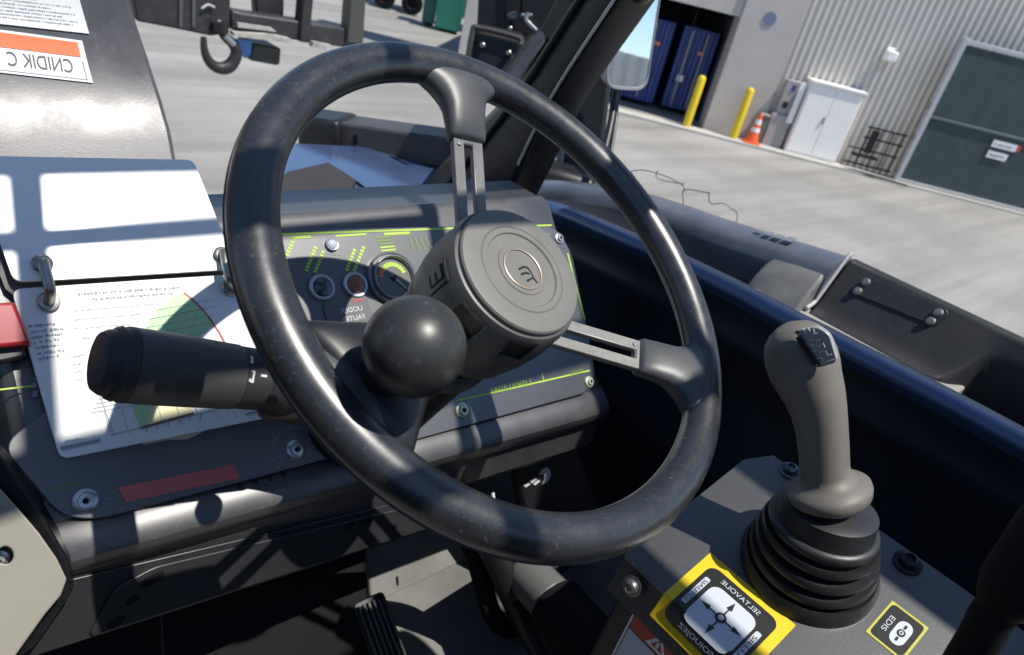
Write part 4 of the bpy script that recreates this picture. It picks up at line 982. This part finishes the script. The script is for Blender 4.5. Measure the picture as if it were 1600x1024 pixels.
# machine body below the cover, so nothing floats
mb = MB(); mb.abox(.88, 1.28, -1.2, 1.25, -1.75, -.84, BLKPAINT); mb.build("lower_body", ec, bevel=.02)

# ------------------------------------------------------------------ cab frame: right front pillar and roof grille
cf = thing("roll_cage", V(XS, .8, -1.0), "black cab frame with a leaning right front pillar behind the steering wheel", "cab frame")
XP = .83
ro = [onX(x, y, XP) for x, y in ((1030, -95), (966, 0), (866, 155), (807, 278), (770, 352))]
lo_ = [onX(x, y, XP) for x, y in ((945, -95), (880, 0), (808, 112), (730, 196), (636, 300))]
mb = MB(); secs = []
rop, lop = bez(ro, 6), bez(lo_, 6)
for a, b in zip(rop, lop):
    d = (b - a); dn = d.normalized(); x0, x1 = XP - .002, XP + .085
    sec = [V(x0, *(a + dn * .012).yz), V(x0, *(b - dn * .03).yz), V(x0 + .02, *(b - dn * .005).yz), V(x1 - .01, *b.yz), V(x1, *(b - dn * .01).yz), V(x1, *(a + dn * .01).yz), V(x0 + .012, *a.yz), V(x0 + .004, *(a + dn * .003).yz)]
    secs.append(sec)
mb.loft(secs, BLKPAINT); mb.build("front_pillar", cf, angle=50)
mb = MB(); mid = [V(XP - .004, *(a + (b - a) * .66).yz) for a, b in zip(rop, lop)]; mb.tube(mid, .006, BLACK, 10); mb.build("pillar_seal", cf)
mb = MB(); mb.tube([V(XP - .004, *(a + (b - a) * .04).yz) for a, b in zip(rop, lop)][:18], .0022, ZINC, 8); mb.build("pillar_edge", cf)
ZR = .45
mb = MB()
def rbar(x0, y0, x1, y1, wd=.021, tk=.010):
    p, q = V(x0, y0, ZR), V(x1, y1, ZR); d = (q - p); c = (p + q) / 2; s_ = d.normalized().cross(V(0, 0, 1)) * wd / 2; mb.box(c, d / 2, s_, V(0, 0, tk / 2), BLKPAINT)
def up_(p): return p + SUN * ((ZR - p.z) / SUN.z)
def onw(x, y): return up_(on(x, y, WC + WNn * .014, WNn))
v1 = up_(D(47, 360, .01) * SD).x; v2 = onw(631, 100).x; v5 = onw(1000, 320).x; v3 = onw(688, 762).x; v4 = onw(820, 832).x
h2 = up_(D(200, 375, .01) * SD).y; h3 = onw(395, 287).y; hb = up_(D(240, 255, .01) * SD).y
h4 = (onw(1092, 618).y + onw(688, 762).y) / 2
for x, y0, y1 in ((v1, h3, hb), (v2, h3, h2), (v5, -.75, hb), (v4, -.75, h4), (-.02, -.75, hb)): rbar(x, y0, x, y1)
for y, x0, x1, wd in ((h2, -.02, v5, .0135), (h3 - .006, -.02, .80, .050), (h4, .2, v5, .018), (-.42, -.02, .80, .022)):
    p = V((x0 + x1) / 2, y, ZR + .0135); mb.box(p, V((x1 - x0) / 2, 0, 0), V(0, wd / 2, 0), V(0, 0, .006), BLKPAINT)
mb.build("roof_grille", cf)
mb = MB(); mb.abox(-.12, 1.0, hb, hb + .024, ZR - .02, ZR + .03, BLKPAINT); mb.build("roof_front_beam", cf, bevel=.006)
mb = MB(); mb.abox(.80, 1.0, -.85, hb - .001, ZR - .03, ZR + .03, BLKPAINT); mb.build("roof_side_beam", cf, bevel=.012)
mb = MB(); mb.abox(.722, .799, -.78, -.13, ZR - .006, ZR + .006, BLKPAINT); mb.build("roof_panel", cf, bevel=.002)
mb = MB(); mb.abox(-.12, -.06, -.85, hb - .001, ZR - .03, ZR + .03, BLKPAINT); mb.build("roof_side_beam", cf, bevel=.012)
mb = MB(); mb.abox(-.059, .799, -.85, -.78, ZR - .03, ZR + .03, BLKPAINT); mb.build("roof_rear_beam", cf, bevel=.012)
pa = (rop[0] + lop[0]) / 2
mb = MB(); mb.tube([V(XP + .045, pa.y + .02, pa.z - .05), V(XP + .05, hb + .02, ZR - .01)], .040, BLKPAINT, 16); mb.build("upper_pillar", cf)
for x in (-.09, .93):
    mb = MB(); mb.abox(x - .03, x + .03, -.84, -.79, -1.5, ZR - .031, BLKPAINT); mb.build("rear_pillar", cf, bevel=.008)

# ------------------------------------------------------------------ wing mirror
m0 = at(990, 62, 1.78); rf = V(.36, -1, .086).normalized(); mn = (rf - m0.normalized()).normalized()
mx_ = V(0, 0, 1).cross(mn).normalized(); my_ = mn.cross(mx_)
wm = thing("wing_mirror", m0, "tall rounded wing mirror on a black arm, right of the cab pillar", "mirror")
def Mr(x, y, o=0): return on(x, y, m0 + mn * o, mn)
ctr = Mr(990, 20)
cs = [Mr(x, y) for x, y in ((962, -150), (946, 122), (1005, 141), (1012, 132), (1050, -150))]
cs = [Mr(x, y) for x, y in ((968, -150), (945, 138), (1008, 142), (1052, -150))]
rp = roundpoly(cs, .035, 6); cc = sum(rp, Vector()) / len(rp)
mb = MB(); mb.loft([[cc + (p - cc) * k + mn * o for p in rp] for o, k in ((-.05, .75), (-.03, .97), (-.006, 1.0), (.006, 1.0), (.006, .965), (.001, .955))], mat("mirror_rim", (.30, .31, .32), .35)); mb.build("housing", wm, angle=40)
mir = mat("mirror_glass", (.82, .86, .90), .02, metal=1.0)
mb = MB(); mb.loft([[cc + (p - cc) * .953 + mn * o for p in rp] for o in (-.001, .0035)], mir); mb.build("glass", wm)
mb = MB(); a_ = at(962, 140, 1.83); mb.tube(bez([a_ + V(0, 0, .12), a_, at(955, 190, 1.80), at(938, 262, 1.72), at(925, 300, 1.66)], 5), .009, BLACK, 12); mb.tube(bez([a_ + V(.02, 0, .1), at(966, 150, 1.84), at(962, 190, 1.80), at(950, 262, 1.74), at(945, 290, 1.7)], 5), .005, BLACK, 10); mb.build("arm", wm)
t = thing("lamp_post_box", at(915, 180, 1.62), "upright black box column with a pale cap between the pillar and the wing mirror", "box")
t.name = "column_box"
mb = MB(); cb = [at(x, y, 1.9) for x, y in ((893, 106), (958, 103), (935, 300), (868, 300))]
dp = ray(915, 180); dph = V(dp.x, dp.y, 0).normalized() * .12
mb.prism(cb, dph, BLACK); mb.build("column", t, bevel=.012, seg=3)
mb = MB(); tc_ = [at(x, y, 1.885) for x, y in ((884, 90), (906, 86), (960, 88), (958, 104), (882, 106))]; mb.prism(tc_, dph * 1.05, mat("pale_cap", (.35, .38, .46), .35)); mb.build("cap", t, bevel=.008, seg=3)
mb = MB(); mb.tube([at(893, 112, 1.875), at(868, 296, 1.875)], .010, mat("grey_strip", (.16, .16, .165), .4), 10); mb.build("edge_strip", t)
mb = MB(); hum = [at(x, y, 1.75) for x, y in ((800, 300), (822, 272), (850, 259), (880, 268), (925, 282), (940, 300), (920, 330), (800, 330))]; mb.prism(hum, dph * .8, BLACK); mb.build("foot", t, bevel=.015, seg=3)

# ------------------------------------------------------------------ work lamp on its bracket, left of the pillar
wl_ = thing("work_lamp", at(790, 80, 1.6), "black work lamp on a bolted bracket plate, behind the top of the pillar", "work lamp")
dl = ray(790, 80); dlh = V(dl.x, dl.y, 0).normalized()
LB = mat("lamp_black", (.013, .012, .015), .4, var=.2, vscale=12)
mb = MB(); mb.prism([at(x, y, 1.62) for x, y in ((752, -90), (920, -90), (850, 40), (838, 60), (745, 42))], dlh * .012, LB); mb.build("bracket_plate", wl_, bevel=.004)
fr_ = [at(x, y, 1.5) for x, y in ((740, 42), (812, 58), (822, 68), (798, 140), (726, 122))]
mb = MB(); mb.prism(roundpoly(fr_, .018, 4), dlh * .10, LB); mb.build("lamp_body", wl_, bevel=.014, seg=3)
mb = MB(); mb.tube(bez([at(x, y, 1.49) for x, y in ((727, 118), (738, 50), (748, 44), (806, 58), (814, 66))], 5), .0055, mat("lamp_edge", (.06, .058, .055), .3), 10); mb.build("edge_bead", wl_)
for x, y, d in ((754, 71, 1.49), (795, 83, 1.49), (797, 45, 1.607), (834, 68, 1.6)):
    mb = MB(); c = at(x, y, d); mb.lathe(c, -dl, [(.0055, -.004), (.0055, .002), (.003, .004), (0, .004)], STEEL, 16); mb.build("bolt", wl_)
mb = MB(); mb.tube(bez([at(x, y, 1.59) for x, y in ((826, 20), (822, 30), (828, 38), (838, 48))], 5), .0042, ZINC, 10); mb.tube([at(815, 24, 1.595), at(832, 24, 1.595)], .004, ZINC, 8); mb.build("latch", wl_)
mb = MB(); mb.loft([[at(x, y, d) for x, y in ((790, 22), (812, 14), (818, 30), (795, 32))] for d in (1.60, 1.612)], mat("bracket_wear", (.05, .05, .052), .4)); mb.build("hook_plate", wl_, bevel=.003)
mb = MB(); mb.tube([at(818, -90, 1.60), at(816, 18, 1.60)], .0045, BLACKM, 10); mb.tube([at(838, 60, 1.62), V(XP + .05, 1.0, -.25)], .02, LB, 12); mb.build("stay", wl_)

# ------------------------------------------------------------------ cowl and front beam beyond the dashboard
cw = thing("front_cowl", V(.6, 1.1, -.5), "glossy dark cowl plate tinted with reflected sky blue, in front of the dashboard", "cowl")
ZC = -.47
cp_ = [onZ(x, y, ZC) for x, y in ((425, 332), (440, 265), (445, 222), (560, 228), (684, 250), (720, 300), (700, 335))]
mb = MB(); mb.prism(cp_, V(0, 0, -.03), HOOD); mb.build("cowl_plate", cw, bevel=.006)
mb = MB(); cq = [onZ(x, y, ZC + .004) for x, y in ((425, 300), (450, 283), (512, 268), (555, 296), (545, 315), (430, 318))]; mb.prism(cq, V(0, 0, .02), mat("cowl_insert", (.035, .03, .028), .6)); mb.build("cowl_insert", cw, bevel=.004)
mb = MB(); a, b = onZ(533, 268, ZC + .0025), onZ(573, 296, ZC + .0025); mb.tube([a, b], .0022, BLACKM, 6); mb.build("panel_gap", cw)
mb = MB(); mb.abox(-.1, XS + .02, .60, .98, -.62, -.50, BLKPAINT); mb.build("bulkhead", cw, bevel=.01)
mb = MB(); s_ = [onZ(x, y, -.40) for x, y in ((425, 330), (425, 302), (670, 302), (690, 330))]; mb.prism(s_, V(0, 0, -.02), mat("scuttle_strip", (.05, .055, .07), .3)); mb.build("scuttle_strip", cw, bevel=.004)
fb = thing("front_beam", at(600, 215, 1.9), "dark steel beam with a black rubber end, clamped above the sky-tinted cowl", "beam")
b0_, b1_ = at(540, 209, 1.72), at(760, 240, 1.62); bx = (b1_ - b0_).normalized(); bz = (V(0, 0, 1) - bx * bx.z).normalized(); by = bx.cross(bz)
BEAMM = mat("beam_paint", (.055, .052, .052), .5, var=.2, vscale=14)
mb = MB(); mb.box((b0_ + b1_) / 2, bx * (b1_ - b0_).length / 2, by * .05, bz * .034, BEAMM); mb.build("beam", fb, bevel=.006)
mb = MB(); mb.box(at(513, 206, 1.725), bx * .050, by * .058, bz * .039, BLACK); mb.build("rubber_end", fb, bevel=.012, seg=3)
mb = MB(); c = at(556, 218, 1.66); mb.box(c, bx * .004, by * .004, bz * .010, BLACKM); mb.build("slot", fb)
mb = MB(); mb.cyl(at(549, 228, 1.70), at(549, 262, 1.70), .011, BLACK, 18); mb.box(at(549, 244, 1.70), bx * .03, by * .03, bz * .006, BLACK); mb.build("clamp_foot", fb, bevel=.002)
mb = MB(); mb.cyl(at(576, 232, 1.70), at(577, 262, 1.70), .0065, STEEL, 14); mb.box(at(578, 248, 1.70), bx * .020, by * .02, bz * .006, ZINC); mb.build("stud", fb, bevel=.002)

# ------------------------------------------------------------------ fork carriage and hook, far forward
cr = thing("fork_carriage", V(1.2, 3.4, -1.3), "dark steel fork carriage frame in the yard, at the top left beyond the curved cover", "carriage")
YC = 3.35
def Yc(x, y, o=0): return on(x, y, V(0, YC + o, 0), V(0, 1, 0))
CARM = mat("carriage_paint", (.030, .028, .030), .5, var=.3, vscale=8, speck=.2, speck_col=(.2, .19, .17), speck_scale=50); CART = mat("worn_bar_top", (.40, .38, .34), .5, var=.3, vscale=20)
def yprism(pts, dep, m, o=0): mb.prism([Yc(x, y, o) for x, y in pts], V(0, dep, 0), m)
mb = MB(); yprism(((196, -60), (362, -60), (360, 45), (352, 54), (330, 57), (268, 44), (214, 34)), .25, CARM); mb.build("mast_block", cr, bevel=.01)
mb = MB(); yprism(((362, 16), (378, 20), (460, 32), (560, 48), (560, 78), (480, 66), (374, 50), (362, 48)), .10, CARM); mb.build("cross_bar", cr, bevel=.01)
mb = MB(); yprism(((372, 36), (425, 44), (432, 50), (372, 43)), .02, CART, -.03); yprism(((366, 51), (420, 54), (456, 62), (455, 68), (366, 57)), .05, CART, -.05); yprism(((490, 66), (520, 72), (520, 80), (488, 74)), .04, CART, -.05); mb.build("worn_plate", cr)
mb = MB(); yprism(((396, -60), (446, -60), (444, 30), (400, 22)), .06, CARM, .12); mb.build("lift_cylinder", cr, bevel=.01)
for q in (((480, -60), (496, -60), (484, 68), (468, 66)), ((552, -60), (576, -60), (568, 70), (542, 68))):
    mb = MB(); yprism(q, .08, CARM if q[0][0] < 500 else mat("olive_bar", (.07, .07, .06), .5), -.02); mb.build("upright", cr, bevel=.008)
mb = MB(); yprism(((396, 68), (440, 76), (438, 102), (432, 103), (390, 95)), .18, mat("block_paint", (.045, .043, .035), .5)); mb.build("foot_block", cr, bevel=.01)
mb = MB(); yprism(((370, 62), (394, 64), (392, 84), (384, 92), (366, 74)), .02, mat("blue_tag", (.10, .24, .55), .5)); mb.build("blue_tag", cr)
mb = MB()
for x in (282, 302): mb.tube([Yc(x, -40, -.005), Yc(x, 42, -.005)], .008, mat("mast_hose", (.10, .10, .10), .4), 8)
mb.build("hose", cr)
mb = MB(); mb.tube(bez([Yc(315, 14, -.01), Yc(325, 8, -.01), Yc(335, 12, -.01)], 4), .006, CART, 8); mb.sphere(Yc(343, 36, -.004), .012, CART); mb.build("shackle", cr)
for dx in (.45, .9):
    mb = MB(); mb.abox(dx, dx + .12, YC + .02, YC + 1.1, -1.42, -1.37, CARM); mb.build("fork_arm", cr, bevel=.006)
hk = thing("crane_hook", Yc(345, 90), "black crane hook hanging below the carriage mast at the top left", "hook")
mb = MB(); pts = [Yc(x, y, -.02) for x, y in ((318, 58), (319, 76), (324, 92), (334, 103), (347, 107), (359, 103), (367, 92), (369, 80), (363, 68), (352, 58), (345, 48))]
pts = bez(pts, 4); n_ = len(pts); rad = [(.012 + .018 * min(1, i / (n_ * .45))) if i < n_ * .45 else (.030 - .012 * ((i - n_ * .45) / (n_ * .55))) for i in range(n_)]
mb.tube(pts, rad, mat("hook_iron", (.022, .021, .022), .5), 18); mb.build("hook", hk)
mb = MB(); mb.tube([Yc(352, 56, -.055), Yc(366, 70, -.055)], .012, ZINC, 10); mb.build("latch", hk)
mb = MB(); mb.tube([Yc(345, 50, -.02), Yc(343, 34, -.02)], .035, BLACK, 14); mb.build("shank", hk)

# ------------------------------------------------------------------ cab floor, pedal, column bracket
ZF = -.80
st_ = thing("driver_seat", V(.30, -.45, -.8), "black driver seat behind the steering wheel", "seat")
SEATM = mat("seat_vinyl", (.016, .016, .017), .5, bump=.2, bscale=300)
mb = MB(); mb.abox(.06, .54, -.72, -.20, -.60, -.47, SEATM); mb.build("cushion", st_, bevel=.04, seg=4)
mb = MB(); mb.prism([V(.08, -.70, -.50), V(.08, -.60, -.50), V(.08, -.70, .06), V(.08, -.78, .06)], V(.44, 0, 0), SEATM); mb.build("backrest", st_, bevel=.03, seg=4)
mb = MB(); mb.abox(.12, .48, -.66, -.26, ZF if False else -.80, -.605, BLACK); mb.build("suspension", st_, bevel=.01)
mb = MB(); mb.abox(-.30, XS + .03, -.85, 1.0, ZF - .04, ZF, FLOORM); fo_ = mb.build("cab_floor", bevel=.004)
mb = MB(); mb.prism([V(-.30, .50, ZF + .002), V(-.30, .80, ZF + .30), V(-.30, .82, ZF + .30), V(-.30, .52, ZF + .002)], V(XS + .32, 0, 0), FLOORM); tag(mb.build("toe_board"), "grey sloping toe board rising from the cab floor below the dashboard", "toe board")
tag(fo_, "grey cab floor mat partly lit by the sun, below the steering wheel", "floor")
t = thing("front_bulkhead", V(.3, 1.0, -1), "black cab bulkhead below and beyond the dashboard", "bulkhead")
mb = MB(); mb.abox(-.30, XS + .03, .97, 1.0, ZF, -.625, BLKPAINT); mb.build("panel", t)
mb = MB(); mb.abox(-.34, -.30, -.85, 1.0, ZF, -.30, BLKPAINT); mb.build("left_panel", t)
mb = MB(); mb.abox(-.34, -.31, -.85, .45, -.299, .05, BLKPAINT); mb.build("left_upper_panel", t)  # unseen panel, added to cut sky light in the footwell
mb = MB(); mb.abox(-.299, XS - .02, -.89, -.86, ZF, .10, BLKPAINT); mb.build("rear_panel", t)  # out of view, added to keep the footwell dark
pd = thing("brake_pedal", onZ(590, 960, ZF), "black ribbed rubber pedal on the cab floor, below the dashboard", "pedal")
PZ = V(0, -.55, .83).normalized(); pc_ = at(599, 1005, .93); px = V(1, 0, 0); py = px.cross(PZ) * -1
mb = MB(); mb.loft([[pc_ + px * a + py * b + PZ * o for a, b in rrect(.021, .055, .006)] for o in (-.012, .004)], BLACK)
for k in range(6): mb.box(pc_ + px * (-.0165 + .0066 * k) + PZ * .0068, px * .0018, py * .050, PZ * .0028, RUBM)
mb.build("pad", pd, bevel=.0012)
mb = MB(); mb.tube(bez([pc_ - PZ * .012, pc_ - PZ * .08 + V(0, .08, .04), V(pc_.x, pc_.y + .2, -.55)], 6), .012, BLKPAINT, 12); mb.build("pedal_arm", pd)
lc = thing("lower_column", V(.5, .6, ZF), "black steering column tube and bracket down to the cab floor", "column")
mb = MB(); mb.tube(bez([WP(0, 0, -.2), WP(0, 0, -.36), WP(.02, .02, -.55), V(.52, .75, ZF)], 8), [.045] * 25, BLKPAINT, 24); mb.build("tube", lc)
mb = MB(); mb.tube(bez([at(735, 790, .80), at(770, 860, .86), at(815, 960, .92), at(870, 1060, .94)], 8), .016, BLACK, 14); mb.tube(bez([at(720, 820, .84), at(745, 880, .90), at(785, 980, .95), V(.62, .36, ZF)], 8), .012, BLACKM, 12); mb.build("hose", lc)
mb = MB(); q0 = at(845, 905, 1.0); mb.tube([at(822, 895, .90), at(868, 945, .86)], .028, mat("bracket_grey", (.13, .13, .125), .5), 20); mb.box(at(830, 880, .92), V(.05, 0, .01), V(0, .03, 0), V(0, 0, .012), BLKPAINT); mb.build("bracket", lc, bevel=.003)
mb = MB(); mb.tube([at(868, 945, .862), at(1000, 1100, .80)], .034, BLACKM, 20); mb.build("boot_sleeve", lc)
# printed mark on a dark box under the dashboard
t = thing("fuse_box", at(840, 745, .93), "black box below the dashboard with a pale curved printed mark", "box")
FN = V(-.35, -.88, .3).normalized(); FP = at(840, 745, .95)
def Fb(x, y, o=0): return on(x, y, FP + FN * o, FN)
mb = MB(); mb.prism([Fb(x, y) for x, y in ((800, 722), (855, 704), (900, 690), (960, 840), (835, 868))], -FN * .03, BLACK); mb.build("body", t, bevel=.006)
mb = MB(); 
arc_o = [(822, 758), (832, 750), (845, 736), (854, 731), (860, 736), (860, 746), (855, 754), (842, 760)]; 
mb.face([Fb(x, y, .001) for x, y in ((841, 742), (848, 733), (855, 730), (860, 735), (860, 745), (855, 754), (846, 757), (851, 747), (850, 741))], WPRINT)
for a in (((828, 752), (836, 746), (839, 749), (831, 756)), ((833, 756), (841, 750), (845, 752), (836, 759)), ((818, 759), (826, 755), (829, 757), (822, 762))): mb.face([Fb(x, y, .001) for x, y in a], WPRINT)
mb.build("printed_mark", t, weld=False)
mb = MB(); mb.tube([at(770, 770, .86), at(772, 784, .86)], .002, WPRINT, 6); mb.build("cable_tip", t)

for o in list(SC.objects):
    if "_w" in o: del o["_w"]
